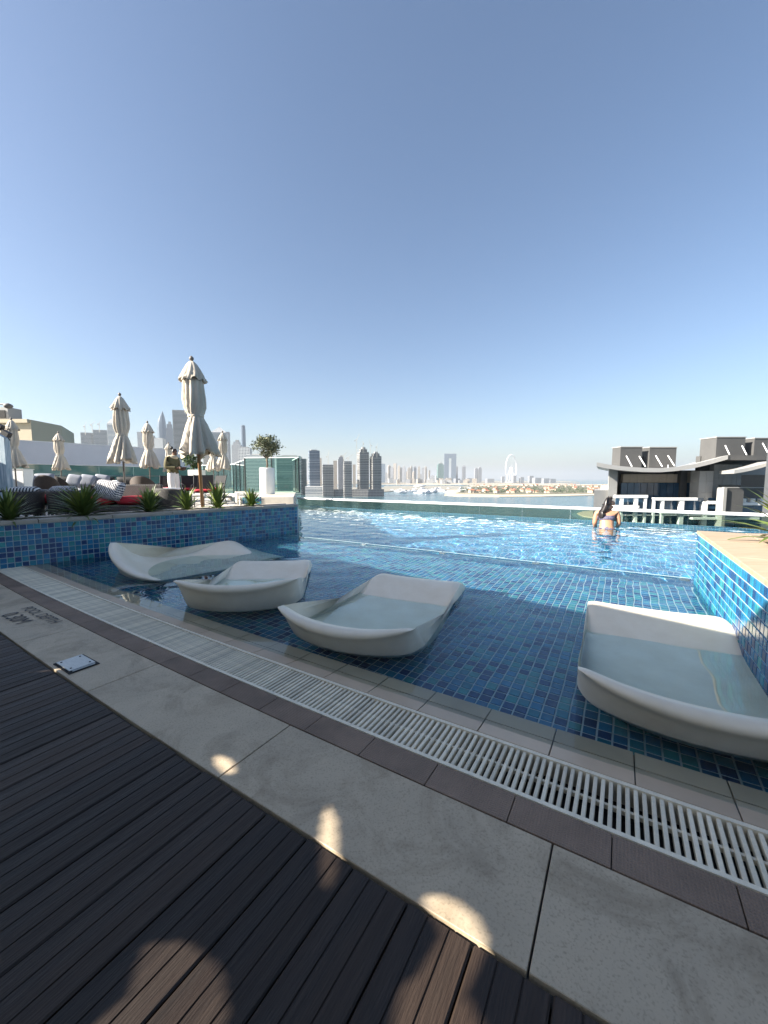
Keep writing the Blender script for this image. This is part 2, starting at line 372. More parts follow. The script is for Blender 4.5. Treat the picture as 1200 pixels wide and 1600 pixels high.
# ribbed brown tiles beside the grate
RIB = mat('ribbed_tile', (.22,.15,.105), rough=.75, var=.22, scale=5, objvar=.10, rvar=.12)
N, L, b = nodes_of(RIB)
tc = N.new('ShaderNodeTexCoord'); mp = N.new('ShaderNodeMapping'); mp.inputs['Rotation'].default_value = (0,0,-PANG); L.new(tc.outputs['Object'], mp.inputs[0])
wv = N.new('ShaderNodeTexWave'); wv.inputs['Scale'].default_value = 38; wv.bands_direction = 'Y'; L.new(mp.outputs[0], wv.inputs['Vector'])
wv2 = N.new('ShaderNodeTexWave'); wv2.inputs['Scale'].default_value = 38; wv2.bands_direction = 'X'; L.new(mp.outputs[0], wv2.inputs['Vector'])
mm = N.new('ShaderNodeMath'); mm.operation = 'MULTIPLY'; L.new(wv.outputs['Fac'], mm.inputs[0]); L.new(wv2.outputs['Fac'], mm.inputs[1])
bp = N.new('ShaderNodeBump'); bp.inputs['Strength'].default_value = .5; bp.inputs['Distance'].default_value = .004; L.new(mm.outputs[0], bp.inputs['Height']); L.new(bp.outputs[0], b.inputs['Normal'])
MARG = mat('margin_tile', (.52,.39,.27), rough=.38, var=.10, scale=4, objvar=.06, bump=.03, bscale=80, rvar=.1, spec=.5)
k = 0; u = .198*0 - .505
us = [ -.505 + .262*i for i in range(-23, 11)]
for a in us:
    a0, a1 = max(a, U0), a + .262
    if a1 < U0 + .05: continue
    piece('ribbed_tile', 1.055, 1.172, a0, a1, -.02, .008, .006, RIB, surround, gap=.003, bevel=.001)
    piece('margin_tile', 1.407, 1.514, a0+.06, a1+.06, -.035, .008, -.003, MARG, surround, gap=.004, bevel=.0012)
    piece('margin_tile', 1.514, 1.612, a0+.06, a1+.06, -.035, -.003, -.014, MARG, surround, gap=.004, bevel=.0012)
# overflow grate
grate = thing('overflow_grate', 'white slatted plastic grate along the pool edge', 'grate')
PLAS = mat('grate_plastic', (.75,.66,.50), rough=.5, var=.12, scale=30, objvar=.16, rvar=.1)
mb = MB(); strip(mb, 1.175, 1.190, -.06, .007, U0, U1, .25); mb.build('edge_rail', PLAS, grate)
mb = MB(); strip(mb, 1.388, 1.4035, -.06, .009, U0, U1, .25); mb.build('edge_rail', PLAS, grate)
mb = MB(); strip(mb, 1.284, 1.294, -.016, -.002, U0, U1, .25); mb.build('cross_bar', PLAS, grate)
sm = MB().box((0,0,-.011), (.0118,.197,.022)).mesh('slat', PLAS); bev(sm, .002)
mb = MB()
for i in range(62): M_ = Matrix.Translation(PE(.76+.0226*i, 1.289, .006)) @ Matrix.Rotation(PANG,4,'Z'); mb.add([M_ @ v.co for v in sm.vertices], [tuple(p.vertices) for p in sm.polygons])
mb.build('slat_run', PLAS, grate, kind='stuff')
u = .735; ns = 0
while u > U0 + .01 and ns < 345:
    th = math.atan2(-.012*(u+1.6), 1)*0
    o = link('slat', sm, grate); o.location = PE(u, 1.289, .006 + random.uniform(-.0006,.0006)); o.rotation_euler = (0,0,PANG + random.uniform(-.01,.01)); u -= .0226; ns += 1
# painted lettering
def text_mesh(txt, size, name, m):
    cu = bpy.data.curves.new(name, 'FONT'); cu.body = txt; cu.size = size; cu.align_x = 'CENTER'; cu.resolution_u = 3
    o = bpy.data.objects.new(name, cu); C.objects.link(o); dg = bpy.context.evaluated_depsgraph_get()
    me = bpy.data.meshes.new_from_object(o.evaluated_get(dg)); bpy.data.objects.remove(o); me.materials.clear(); me.materials.append(m); return me
PAINT = mat('worn_paint', (.045,.045,.048), rough=.7, var=.5, scale=40)
host = min(slabs, key=lambda s: abs(sum((v.co.x*UX+v.co.y*UY) for v in s.data.vertices)/len(s.data.vertices) + 3.56))
o = link('lettering', text_mesh('POOL DEPTH', .098, 'lettering', PAINT), host, loc=PE(-3.56, .945, .0155), rot=PANG)
o.scale = (1.0, 1.0, 1); o = link('lettering', text_mesh('0.30M', .135, 'lettering', PAINT), host, loc=PE(-3.62, .815, .0155), rot=PANG)
# small metal service cover in the slabs
cov = thing('service_cover', 'brushed metal hinged service cover set into the stone slab', 'cover', loc=PE(-2.44,.812,.0135), rz=PANG)
STEEL = mat('brushed_steel', (.42,.41,.38), rough=.32, var=.15, scale=20, metal=1.0, stretch=(1,14,1), rvar=.1)
DARK = mat('dark_gap', (.01,.01,.01), rough=.8)
MB().box((0,0,.001),(.205,.135,.003)).build('frame', DARK, cov); MB().box((-.008,0,.005),(.172,.118,.005)).build('plate', STEEL, cov, bevel=.0015)
MB().tube([(.089,-.05,.005),(.089,.05,.005)], .004, 8).build('hinge', STEEL, cov)
for sx in (-.07,.05):
    for sy in (-.042,.042): MB().lathe([(.005,0),(.005,.0015),(.003,.002)], 8, (sx,sy,.0075)).build('screw', DARK, cov)

# ---------------------------------------------------------------- planters with mosaic faces
STONE = mat('coping_stone', (.40,.35,.29), rough=.7, var=.16, scale=6, bump=.12, bscale=50, objvar=.08)
TRAV = mat('travertine', (.36,.255,.165), rough=.65, var=.0, col2=(.45,.345,.24), scale=4.5, bump=.10, bscale=40, stretch=(1.0,7,1), objvar=.05)
SOIL = mat('planter_soil', (.030,.022,.016), rough=.95, var=.5, scale=50, bump=1.0, bscale=60)
WA = P(uleft(.95), .95); WB = P(uleft(5.21), 5.21); wd = (WB-WA).normalized(); wo_ = Vector((wd.y, -wd.x, 0)); WL = (WB-WA).length
def W(m, off, z): q = WA + wd*m + wo_*off; return Vector((q.x, q.y, z))     # along the wall, out of its face
pl = thing('planter_wall', 'long planter wall faced in dark blue mosaic, full of spiky plants', 'planter')
TOPZ = .486
mb = MB(); mb.prism([W(0,-.006,0), W(WL,-.006,0), W(WL,-.16,0), W(0,-.16,0)], -1.35, TOPZ)
mb.prism([W(0,-.38,0), W(WL,-.38,0), W(WL,-.53,0), W(0,-.53,0)], -.35, TOPZ)
mb.prism([W(WL-.08,-.16,0), W(WL-.002,-.16,0), W(WL-.002,-.38,0), W(WL-.08,-.38,0)], -1.35, TOPZ)
mb.build('wall_core', GROUT, pl)
fr = []
for j in range(13):
    z = TOPZ - .004 - PIT*(j+.5)
    for i in range(int(WL/PIT)):
        fr.append(frame(W(PIT*(i+.5)+.012, -.006, z), wd, Vector((0,0,1)), wo_))
lay_tiles(pl, fr)
# end face in mosaic
mb = MB()
for j in range(13):
    for i in range(8):
        q = W(WL-.002, -.04-PIT*i, TOPZ-.004-PIT*(j+.5)); M = frame(q, -wo_, Vector((0,0,1)), wd); mb.add([M @ Vector(v) for v in _tv], _tf, tone())
mb.build('end_tiling', TONES, pl, kind='stuff')
m0 = 0.0
while m0 < WL - .05:
    m1_ = min(WL, m0 + .72)
    MB().prism([W(m0+.003,.012,0), W(m1_-.003,.012,0), W(m1_-.003,-.165,0), W(m0+.003,-.165,0)], TOPZ+.001, TOPZ+.045).build('coping_stone', STONE, pl, bevel=.004)
    MB().prism([W(m0+.003,-.375,0), W(m1_-.003,-.375,0), W(m1_-.003,-.54,0), W(m0+.003,-.54,0)], TOPZ+.001, TOPZ+.045).build('coping_stone', STONE, pl, bevel=.004)
    m0 += .72
mb = MB(); nx = 90; vs = []
for i in range(nx+1):
    for off in (-.158,-.21,-.27,-.33,-.382): q = W(WL*i/nx, off, TOPZ - .012 + random.uniform(-.012,.014)); vs.append(tuple(q))
mb.add(vs, [(i*5+j,i*5+j+1,i*5+j+6,i*5+j+5) for i in range(nx) for j in range(4)]); mb.build('soil', SOIL, pl, kind='stuff')

pr = thing('planter_wall', 'low planter wall with pale travertine top and blue mosaic side', 'planter')
KK = P(UR+.006, 4.66); bd = Vector((.987,-.16,0)); KE = KK + bd*5.0
def RP(u, n): return P(u, n)
mb = MB()
near = 1.72
back_in = KK + bd*.36
mb.prism([RP(UR+.006,near), KK, KK+Vector((NX,NY,0))*0, RP(UR+.33,4.66-.36*.0)+Vector((0,0,0)), RP(UR+.33,near)], -1.35, .475)
mb.prism([RP(UR+.33,4.28), RP(UR+.33,4.64), KE, KE - Vector((NX,NY,0))*.34], -1.35, .475)
mb.prism([RP(UR+.33,near), RP(UR+.33,near+.3), RP(UR+5,near+.3), RP(UR+5,near)], -.35, .475)
mb.build('wall_core', GROUT, pr)
fr = []
for j in range(13):
    z = .475 - .003 - PIT*(j+.5)
    for i in range(int((4.66-near)/PIT)):
        fr.append(frame(P(UR+.006, 4.66 - PIT*(i+.5) - .006, z), -nd, Vector((0,0,1)), -ud))
lay_tiles(pr, fr)
bo = Vector((-bd.y, bd.x, 0)); mb = MB()
for j in range(13):
    for i in range(78):
        M = frame(KK + bd*(PIT*(i+.5)+.01) + Vector((0,0,.472-PIT*(j+.5))), -bd, Vector((0,0,1)), bo); mb.add([M @ Vector(v) for v in _tv], _tf, tone())
mb.build('back_tiling', TONES, pr, kind='stuff')
nn = near
while nn < 4.6:
    n1 = min(4.655, nn+.74)
    if n1 > 4.6: pts = [RP(UR-.004,nn+.002), KK+Vector((-.006,.004,0)), RP(UR+.335,4.66)-bd*0, RP(UR+.335,nn+.002)]
    else: pts = [RP(UR-.004,nn+.002), RP(UR-.004,n1-.002), RP(UR+.335,n1-.002), RP(UR+.335,nn+.002)]
    MB().prism(pts, .4765, .508).build('coping_stone', TRAV, pr, bevel=.003); nn += .74
cA = RP(UR+.339,4.662); cB = RP(UR+.339,4.27)
for i in range(5):
    a, b_ = i*.85, i*.85+.846
    e0 = cA + bd*a; e1 = cA + bd*b_; f0 = cB + bd*a; f1 = cB + bd*b_
    MB().prism([e0, e1, f1, f0], .4765, .508).build('coping_stone', TRAV, pr, bevel=.003)
mb = MB(); mb.prism([RP(UR+.32,near+.28), RP(UR+.32,4.29), KE - Vector((NX,NY,0))*.33, RP(UR+5,near+.28)], .2, .455); mb.build('soil', SOIL, pr)

# ---------------------------------------------------------------- spiky plants
LEAF = mat('strap_leaf', (.06,.095,.02), rough=.45, var=.0, col2=(.14,.19,.045), scale=7, objvar=.15, spec=.4)
LEAFY = mat('young_leaf', (.17,.22,.045), rough=.45, var=.0, col2=(.27,.31,.08), scale=7, spec=.4)
STEM = mat('plant_stem', (.10,.075,.045), rough=.8, var=.3, scale=30)
def spiky_plant(loc, h, spread, nleaf, label, group, lean=0):
    t = thing('spiky_plant', label, 'plant', loc=loc, group=group)
    mb = MB()
    for i in range(nleaf):
        f = i/nleaf; az = i*2.39996 + random.uniform(-.3,.3); el = math.radians(8 + 78*(f**.75) + random.uniform(-9,9))
        ln = h*1.08*random.uniform(.72,1.05)*(1.05 - .18*f); wd_ = random.uniform(.015,.023)*(h/.4)
        hd = Vector((math.cos(az), math.sin(az), 0)); sd = Vector((-math.sin(az), math.cos(az), 0)); z0 = h*(.03 + .22*f)
        p = Vector((0,0,z0)) + hd*.015; e = el; k = 5; vs = []; tw = random.uniform(-.5,.5)
        for j in range(k+1):
            s = j/k; w_ = wd_*(.55+1.0*s if s < .35 else .9*(1-((s-.35)/.65)**1.6)+.02)
            up = Vector((0,0,1))*math.cos(e) - hd*math.sin(e)
            side = sd*math.cos(tw*s) + up*math.sin(tw*s)
            vs += [p - side*w_, p + up*(-.25*w_), p + side*w_]
            p = p + (hd*math.cos(e)*spread + Vector((0,0,math.sin(e))))*(ln/k); e -= random.uniform(.10,.26)*(1.15-f*.6)
        fs = []
        for j in range(k):
            a = j*3; fs += [(a,a+1,a+4,a+3),(a+1,a+2,a+5,a+4)]
        mb.add([tuple(v) for v in vs], fs, 1 if (f > .55 and random.random() < .55) else 0)
    mb.build('foliage', [LEAF, LEAFY], t, smooth=True)
    MB().tube([(0,0,-.04),(0,0,h*.15),(0,0,h*.3)], [.022,.02,.012], 7).build('stem', STEM, t)
    return t
def trough_at(px, off=-.27):
    best = min((abs(proj(W(i*.01, off, .5))[0]-px), i*.01) for i in range(int(WL*100)))
    return W(best[1], off, TOPZ-.012)
G_SP = 'spiky plants in the mosaic planter'
for px, h, sp, nl, lab in ((13,.38,1.0,100,'spiky green plant in the planter, in front of the grey wicker armchair'),
    (131,.44,1.05,150,'largest and bushiest dark green spiky plant in the mosaic planter'),
    (234,.40,.8,90,'spiky plant in the mosaic planter beside the patterned pillow, with one long arching leaf'),
    (293,.40,.75,70,'sparse light green spiky plant in the planter next to the wooden parasol pole'),
    (341,.46,.65,70,'tall upright light green spiky plant just beyond the wooden parasol pole'),
    (393,.36,.8,90,'spiky plant in the mosaic planter, the one below the white drum pot')):
    spiky_plant(trough_at(px), h, sp, nl, lab, G_SP)
spiky_plant(P(1.16, 4.17, .455), .50, 1.0, 70, 'spiky green plant in the travertine-topped planter', None)
# ---------------------------------------------------------------- in-pool loungers
SHELL = mat('lounger_shell', (.74,.64,.485), rough=.36, var=0, col2=(.87,.79,.645), scale=3.5, bump=.02, bscale=40, rvar=.1)
def lounger_mesh(W0=.96, W1=.80):
    top = [(0,.152),(.035,.142),(.08,.108),(.16,.052),(.26,.0),(.38,-.032),(.52,-.045),(.68,-.046),(.82,-.035),(.95,-.008),(1.06,.034),(1.16,.074),(1.25,.096),(1.33,.100),(1.41,.085),(1.49,.045),(1.56,-.005),(1.60,-.035)]
    bot = [(1.605,-.06),(1.56,-.05),(1.49,-.012),(1.40,.022),(1.28,.025),(1.15,-.005),(1.0,-.08),(.85,-.15),(.65,-.205),(.45,-.24),(.30,-.245),(.19,-.22),(.11,-.165),(.05,-.085),(.012,-.01),(-.014,.06),(-.030,.092),(-.048,.108),(-.053,.132),(-.040,.151),(-.018,.157)]
    loop = top + bot
    ws = [-1,-.985,-.955,-.91,-.85,-.77,-.66,-.52,-.35,-.18,0,.18,.35,.52,.66,.77,.85,.91,.955,.985,1]
    def mid(t):   # mid height at t
        f = lambda L_: np.interp(t, [a for a,_ in L_], [b for _,b in L_])
        return .5*(f(top) + f(sorted(bot)))
    vs = []
    for w in ws:
        e = max(0, (abs(w)-.80)/.20); shrink = 1 - .60*e**2.5
        for li, (t, z) in enumerate(loop):
            m_ = mid(min(max(t,0),1.6)); half = (W0 + (W1-W0)*min(1,max(0,t/1.3)))/2
            nb_ = max(0, min(1, 1-(t-.05)/.3)); m_ = m_*(1-nb_) + (float(np.interp(max(t,0), [a for a,_ in top], [b for _,b in top]))-.03)*nb_
            zz = m_ + (z-m_)*shrink
            nearf = max(0, 1-t/.5)
            tt = t - .085*(1-w*w)*nearf - .02*(1-w*w)*(t > 1.2)
            zz += .034*abs(w)**2*nearf**1.5 + .010*abs(w)**4*min(1,max(0,t-.9)/.3)
            if li >= len(top) and t < .6: zz += .10*abs(w)**2.4*min(1,(.6-t)/.4)*min(1,max(0,(.16-z)/.2))
            vs.append((w*half*(1 - .03*max(0, 1-max(t,0)/.3)*abs(w)**3), tt + .03*max(0, 1-max(t,0)/.3)*abs(w)**4, zz))
    k = len(loop); fs = []
    for i in range(len(ws)-1):
        for j in range(k): fs.append((i*k+j, i*k+(j+1)%k, (i+1)*k+(j+1)%k, (i+1)*k+j))
    fs += [tuple(range(k))[::-1], tuple(range((len(ws)-1)*k, len(ws)*k))]
    me = MB().add(vs, fs).mesh('shell', SHELL, smooth=True)
    bm = bmesh.new(); bm.from_mesh(me); bmesh.ops.recalc_face_normals(bm, faces=bm.faces); bm.to_mesh(me); bm.free()
    return me
LM = lounger_mesh()
FOOT = mat('rubber_foot', (.05,.05,.05), rough=.8)
def lounger(x, y, phi, label, scale=(1,1,1), roll=0, pitch=0, dz=0):
    t = thing('pool_lounger', label, 'lounger', loc=(x,y,dz), rz=math.radians(phi-90), group='white loungers on the pool shelf')
    t.rotation_euler = (math.radians(pitch), math.radians(roll), math.radians(phi-90)); t.scale = scale
    o = link('shell', LM, t); s_ = o.modifiers.new('s','SUBSURF'); s_.levels = 1; s_.render_levels = 1
    for sx in (-.28,.28): MB().lathe([(.045,-.29),(.05,-.24)], 10, (sx,.38,0)).build('foot', FOOT, t)
    return t
lounger(1.26, 1.41, 63, 'white lounger beside the travertine-topped planter')
lounger(-.26, 2.24, 65, 'white lounger between the other loungers and the middle of the pool')
lounger(-1.13, 2.88, 94, 'white lounger standing between two others, its end turned straight to the deck', pitch=-2.5, dz=.055)
lounger(-2.68, 4.02, 54, 'white lounger next to the long blue planter wall, tilted and half under water', scale=(1.2,1.05,1.0), roll=14, pitch=-2.2, dz=-.025)

# ---------------------------------------------------------------- glass divider between the shelf and the deep pool
PANE = glass_mat('divider_glass', (.86,.94,.94)); EDGE = mat('glass_edge', (.40,.52,.52), rough=.2, var=.1, spec=.8)
CLAMP = mat('clamp_steel', (.35,.36,.36), rough=.35, metal=.9, var=.1)
gd_ = thing('glass_divider', 'clear glass divider standing in the water across the pool', 'glass panel', loc=(0,0,0), rz=PANG)
us_ = [uleft(N_DIV)+.02, -4.62, -3.33, -2.04, -.84, UR-.005]
for i in range(5):
    a, b_ = us_[i]+.006, us_[i+1]-.006
    MB().box(((a+b_)/2, N_DIV, -.439), (b_-a, .010, .90)).build('glass_panel', PANE, gd_)
    MB().box(((a+b_)/2, N_DIV, .0125), (b_-a, .0102, .003)).build('polished_edge', EDGE, gd_)
for u in us_[1:]:
    MB().box((u - (.05 if u > .3 else 0), N_DIV-.012, -.035), (.085,.05,.075)).build('clamp', CLAMP, gd_, bevel=.004)

# ---------------------------------------------------------------- glass balustrade outside the infinity edge
BAL = glass_mat('balustrade_glass', (.62,.69,.63), rough=.01, ior=1.5); WHITE = mat('white_metal', (.80,.80,.78), rough=.35, var=.04, scale=10)
N_BAL = 10.95
bal = thing('glass_balustrade', 'low glass balustrade with white top rail behind the infinity edge', 'balustrade', rz=PANG)
u = -10.72; i = 0
while u < 9.4:
    MB().box((u+.60, N_BAL, -.60), (1.188,.017,1.62)).build('glass_panel', BAL, bal); u += 1.2; i += 1
mb = MB(); mb.tube([(-10.75,N_BAL,.245),(-3,N_BAL,.245),(3,N_BAL,.245),(9.45,N_BAL,.245)], .040, 14); mb.build('top_rail', WHITE, bal, smooth=True)
CONC = mat('podium_concrete', (.42,.41,.39), rough=.85, var=.1, scale=1.5, bump=.1)
mb = MB(); mb.prism([P(-11,N_INF+.21), P(9.6,N_INF+.21), P(9.6,N_BAL+.12), P(-11,N_BAL+.12)], -1.9, -1.42)
mb.prism([P(-40,-30), P(30,-30), P(30,N_BAL-.2), P(-40,N_BAL-.2)], -40, -1.95)
mb.build('podium', CONC, kind='structure')

# ---------------------------------------------------------------- unseen building behind the deck, placed to shade the near half of the pool
E1 = Vector((.757,-.653,0)).normalized(); M1 = Vector((.653,.757,0)); HB = 3.2; QB = Vector((1.73, 2.96, 0)) + Vector((SUNV.x, SUNV.y, 0))*((HB+.13)/SUNV.z)
blk = thing('shade_building', 'unseen building shading the deck, with an added roof screen pierced for sun patches', 'building')
REND = mat('pale_render', (.62,.60,.56), rough=.85, var=.06, scale=1.2, bump=.05)
def B(a, off, z): q = QB + E1*a + M1*off; return Vector((q.x,q.y,z))
# added roof screen, its openings shaped to throw the sun patches on the deck
patches = [  # centre on the ground (x, y), half sizes along / across the screen, tilt
    (-.52,1.29,.10,.07,0),(-.12,1.0,.06,.17,.75),(.19,.82,.10,.085,.2),(.13,.60,.12,.16,.5),(.02,.35,.14,.2,.3),(-.37,.70,.15,.11,.3),(-.47,.50,.16,.16,.3),(-.60,.28,.16,.2,.2),(-1.70,1.95,.22,.035,.95),(-.95,.20,.2,.2,0)]
def ground_of(a, z):
    k_ = (z-.012)/SUNV.z; q = B(a, 0, z); return (q.x - SUNV.x*k_, q.y - SUNV.y*k_)
def lit(a, z):
    x, y = ground_of(a, z)
    for cx, cy_, ha, hb, tl in patches:
        dx, dy = x-cx, y-cy_; al = dx*E1.x + dy*E1.y; ac = dx*M1.x + dy*M1.y
        c_, s_ = math.cos(tl), math.sin(tl); p_, q_ = al*c_ + ac*s_, -al*s_ + ac*c_
        if (p_/ha)**2 + (q_/hb)**2 < 1: return True
    return False
def screen_of(x, y):
    d_ = (x-QB.x)*M1.x + (y-QB.y)*M1.y; k_ = -d_/(SUNV.x*M1.x + SUNV.y*M1.y)
    return (x+SUNV.x*k_-QB.x)*E1.x + (y+SUNV.y*k_-QB.y)*E1.y, .012 + SUNV.z*k_
az_ = [screen_of(p_[0], p_[1]) for p_ in patches]
da, dz_ = .010, .006; A0 = min(q[0] for q in az_)-.5; A1 = max(q[0] for q in az_)+.5; Z0 = max(.3, min(q[1] for q in az_)-.35)
mb = MB(); zs = np.arange(Z0, HB, dz_)
RB = Matrix.Rotation(math.atan2(E1.y,E1.x),3,'Z'); NA = int(round((A1-A0)/da))
for z in zs:
    run = None
    for i in range(NA+1):
        a = A0 + i*da
        blocked = i < NA and not lit(a+da/2, z+dz_/2)
        if blocked and run is None: run = a
        if (not blocked) and run is not None:
            mb.box(B((run+a)/2, -.05, z+dz_/2), (a-run, .10, dz_*1.02), RB); run = None
R_ = Matrix.Rotation(math.atan2(E1.y,E1.x),3,'Z')
mb.box(B((A0-34)/2, -.05, (Z0+HB)/2), (34+A0,.10,HB-Z0), R_); mb.box(B((A1+26)/2, -.05, (Z0+HB)/2), (26-A1,.10,HB-Z0), R_)
mb.build('sun_patch_screen', REND, blk)
MB().prism([B(-34,0,0), B(26,0,0), B(26,-9,0), B(-34,-9,0)], -1.5, Z0).build('wall', REND, blk)
GLZ = glass_mat('dark_glazing', (.15,.18,.2), ior=1.6)
for i in range(-11, 9):
    MB().box(B(i*3+.5, .03, .1), (1.8,.05,.5), Matrix.Rotation(math.atan2(E1.y,E1.x),3,'Z')).build('window', mat('dark_window', (.02,.025,.03), rough=.1, spec=.8), blk)
# ---------------------------------------------------------------- raised lounge terrace behind the planter wall
TZ = .20
TFL = mat('terrace_stone', (.46,.43,.39), rough=.7, var=.1, scale=2, bump=.05, bscale=40)
wl0, wl1 = W(-4,-.545,0), W(WL,-.545,0)
PW0 = Vector((far(100,18.5),18.5,0)); PWD = (Vector((far(255,22.1),22.1,0)) - PW0).normalized()
mb = MB(); mb.prism([wl0, wl1, (-4.2,11.3), (-6.3,15.5), (-8,24), PW0+PWD*8, PW0-PWD*10, (-30,8)], -1.9, TZ); mb.build('terrace_floor', TFL, kind='structure')
# ledge beside the pool, in two levels
LED = mat('ledge_stone', (.52,.48,.41), rough=.65, var=.1, scale=4, bump=.06, bscale=40)
mb = MB(); mb.prism([W(WL,.0,0)+wd*.01, W(WL,-.54,0)+wd*.01, (-4.2,11.3), (-2.72,11.5)], -1.9, .25)
mb.prism([(-4.24,11.32), (-2.70,11.5), (-3.42,14.95), (-3.9,16.5), (-6.4,16.5)], -1.9, .464); mb.build('pool_ledge', LED, kind='structure', bevel=.01)
mb = MB(); dd = Vector((1.5,.18,0)).normalized(); ii = 0
for j in range(4):
    for i in range(9):
        M = frame(Vector((-4.2,11.318,0)) + dd*(PIT*(i+.5)+.03) + Vector((dd.y,-dd.x,0))*.004 + Vector((0,0,.43-PIT*j)), dd, Vector((0,0,1)), Vector((dd.y,-dd.x,0))); mb.add([M @ Vector(v) for v in _tv], _tf, tone())
mb.build('mosaic_tiling', TONES, bpy.data.objects['pool_ledge'], kind='stuff')

# parapet: pale panels above green glass
UPW = mat('pale_panel', (.60,.60,.62), rough=.6, var=.03, scale=2); GRN = mat('green_back_glass', (.10,.22,.19), rough=.08, var=.06, scale=1, spec=.7)
par = thing('parapet_wall', 'long parapet of pale panels above green glass closing the terrace', 'wall', loc=PW0, rz=math.atan2(PWD.y,PWD.x))
s = -3.2; i = 0
while s < 6.0:
    MB().box((s+.78,0,.93), (1.548,.03,1.44)).build('glass_panel', GRN, par)
    s += 1.56
s = -3.2
while s < 6.0:
    MB().box((s+1.56,.0,2.19), (3.112,.10,1.00)).build('wall_panel', UPW, par, bevel=.006); s += 3.12
MB().box((1.48,-.02,1.672), (9.36,.10,.03)).build('ledge_trim', WHITE, par); MB().box((1.48,0,2.705), (9.36,.14,.03)).build('cap', WHITE, par)
MB().tube([(-3.2,-.05,1.15),(6.1,-.05,1.15)], .018, 8).build('hand_rail', STEEL, par)

# glass balustrade of the terrace and the glazed corner by the drum pot
GB = glass_mat('terrace_glass', (.70,.84,.80), rough=.01, ior=1.5)
def glass_run(label, pts, z0, z1, posts=True, rail=True, npan=2):
    t = thing('glass_screen', label, 'glass screen')
    for a, b_ in zip(pts[:-1], pts[1:]):
        a, b_ = Vector((*a,0)), Vector((*b_,0)); d = (b_-a); L_ = d.length; R = Matrix.Rotation(math.atan2(d.y,d.x),3,'Z')
        for k in range(npan):
            c = a + d*((k+.5)/npan); MB().box((c.x,c.y,(z0+z1)/2), (L_/npan-.015,.016,z1-z0), R).build('glass_panel', GB, t)
            if posts: c = a + d*(k/npan); MB().box((c.x,c.y,(z0+z1)/2+.01), (.035,.05,z1-z0), R).build('post', mat('dark_post', (.05,.055,.055), rough=.4, metal=.5), t)
        if rail: c = (a+b_)/2; MB().box((c.x,c.y,z1+.02), (L_,.05,.035), R).build('top_rail', WHITE, t)
    return t
glass_run('green-tinted glass screen round the corner with the white drum pot', [(far(384,15.2),15.2),(far(467,14.9)+.02,14.9),(-4.1,17.4)], .464, hgt(716,15), npan=2)
glass_run('glass balustrade with white rail behind the folded pair of parasols', [(PW0+PWD*6.15)[:2], (-8.2,21.0), (far(383,16.2),16.2)], TZ, hgt(722,17.5), npan=3)

# drum pot with a clipped round tree
POT = mat('white_pot', (.74,.74,.70), rough=.45, var=.04, scale=5)
BARK = mat('bark', (.14,.105,.075), rough=.9, var=.3, scale=20, bump=.4, bscale=30, stretch=(1,1,.3))
drum = thing('drum_pot', 'tall white drum-shaped pot on the stone ledge', 'pot', loc=(far(418,13.4),13.4,.464))
MB().lathe([(.245,0),(.250,.02),(.252,.86),(.248,.905),(.225,.91),(.22,.85)], 28).build('drum', POT, drum, smooth=True); MB().lathe([(.222,.83),(.2,.84)], 20).build('soil', SOIL, drum)
OLIVE = mat('olive_leaf', (.085,.10,.05), rough=.6, var=.0, col2=(.17,.18,.10), scale=9, objvar=.05)
DKLEAF = mat('dark_leaf', (.035,.075,.018), rough=.5, var=.0, col2=(.08,.13,.035), scale=9)
def leafy_tree(name, label, cat, loc, trunk_h, crown_c, crown_r, nleaf, leaf, m, limbs=7, seed=1, squash=(1,1,.62), clump=60):
    rr = random.Random(seed); t = thing(name, label, cat, loc=loc); mb = MB(); tips = []
    mb.tube([(0,0,0),(.02,.01,trunk_h*.5),(0,0,trunk_h)], [crown_r*.07,crown_r*.055,crown_r*.05], 8)
    for i in range(limbs):
        a = 2*math.pi*i/limbs + rr.uniform(-.3,.3); e = rr.uniform(.2,1.2)
        tip = Vector((math.cos(a)*math.cos(e)*crown_r*.72, math.sin(a)*math.cos(e)*crown_r*.72, crown_c + (math.sin(e)-.55)*crown_r*.7))
        mb.tube([(0,0,trunk_h*.9), Vector((0,0,trunk_h*.9)).lerp(tip,.5)+Vector((0,0,.03)), tip], [crown_r*.04,crown_r*.025,crown_r*.01], 6)
    mb.build('trunk', BARK, t, smooth=True)
    mc = MB(); cl = []
    for i in range(clump):
        d = Vector((rr.gauss(0,1), rr.gauss(0,1), rr.gauss(0,1))).normalized(); r = crown_r*rr.uniform(.45,.92)
        cl.append(Vector((d.x*r*squash[0], d.y*r*squash[1], crown_c + d.z*r*squash[2])))
    for i in range(nleaf):
        c = rr.choice(cl); p = c + Vector((rr.gauss(0,1), rr.gauss(0,1), rr.gauss(0,.8)))*crown_r*.13
        a = Vector((rr.gauss(0,1), rr.gauss(0,1), rr.gauss(0,.6))).normalized(); b_ = a.orthogonal().normalized(); b_.rotate(Quaternion(a, rr.uniform(0,6.28))); s = leaf*rr.uniform(.6,1.3)
        mc.add([p, p + a*s*.5 + b_*s*.28, p + a*s, p + a*s*.5 - b_*s*.28], [(0,1,2,3)])
    mc.build('crown', m, t); return t
leafy_tree('olive_tree', 'round clipped olive tree growing in the white drum pot', 'tree', (far(418,13.4),13.4,.464+.84), .42, .80, .56, 2600, .075, OLIVE, seed=4)
box = thing('planter_box', 'pale square planter box by the glass balustrade holding a leafy shrub', 'planter', loc=(far(309,16),16,TZ))
MB().box((0,0,.58),(.50,.50,1.16), taper=1.0).build('box', POT, box, bevel=.01); MB().box((0,0,1.165),(.42,.42,.012)).build('soil', SOIL, box)
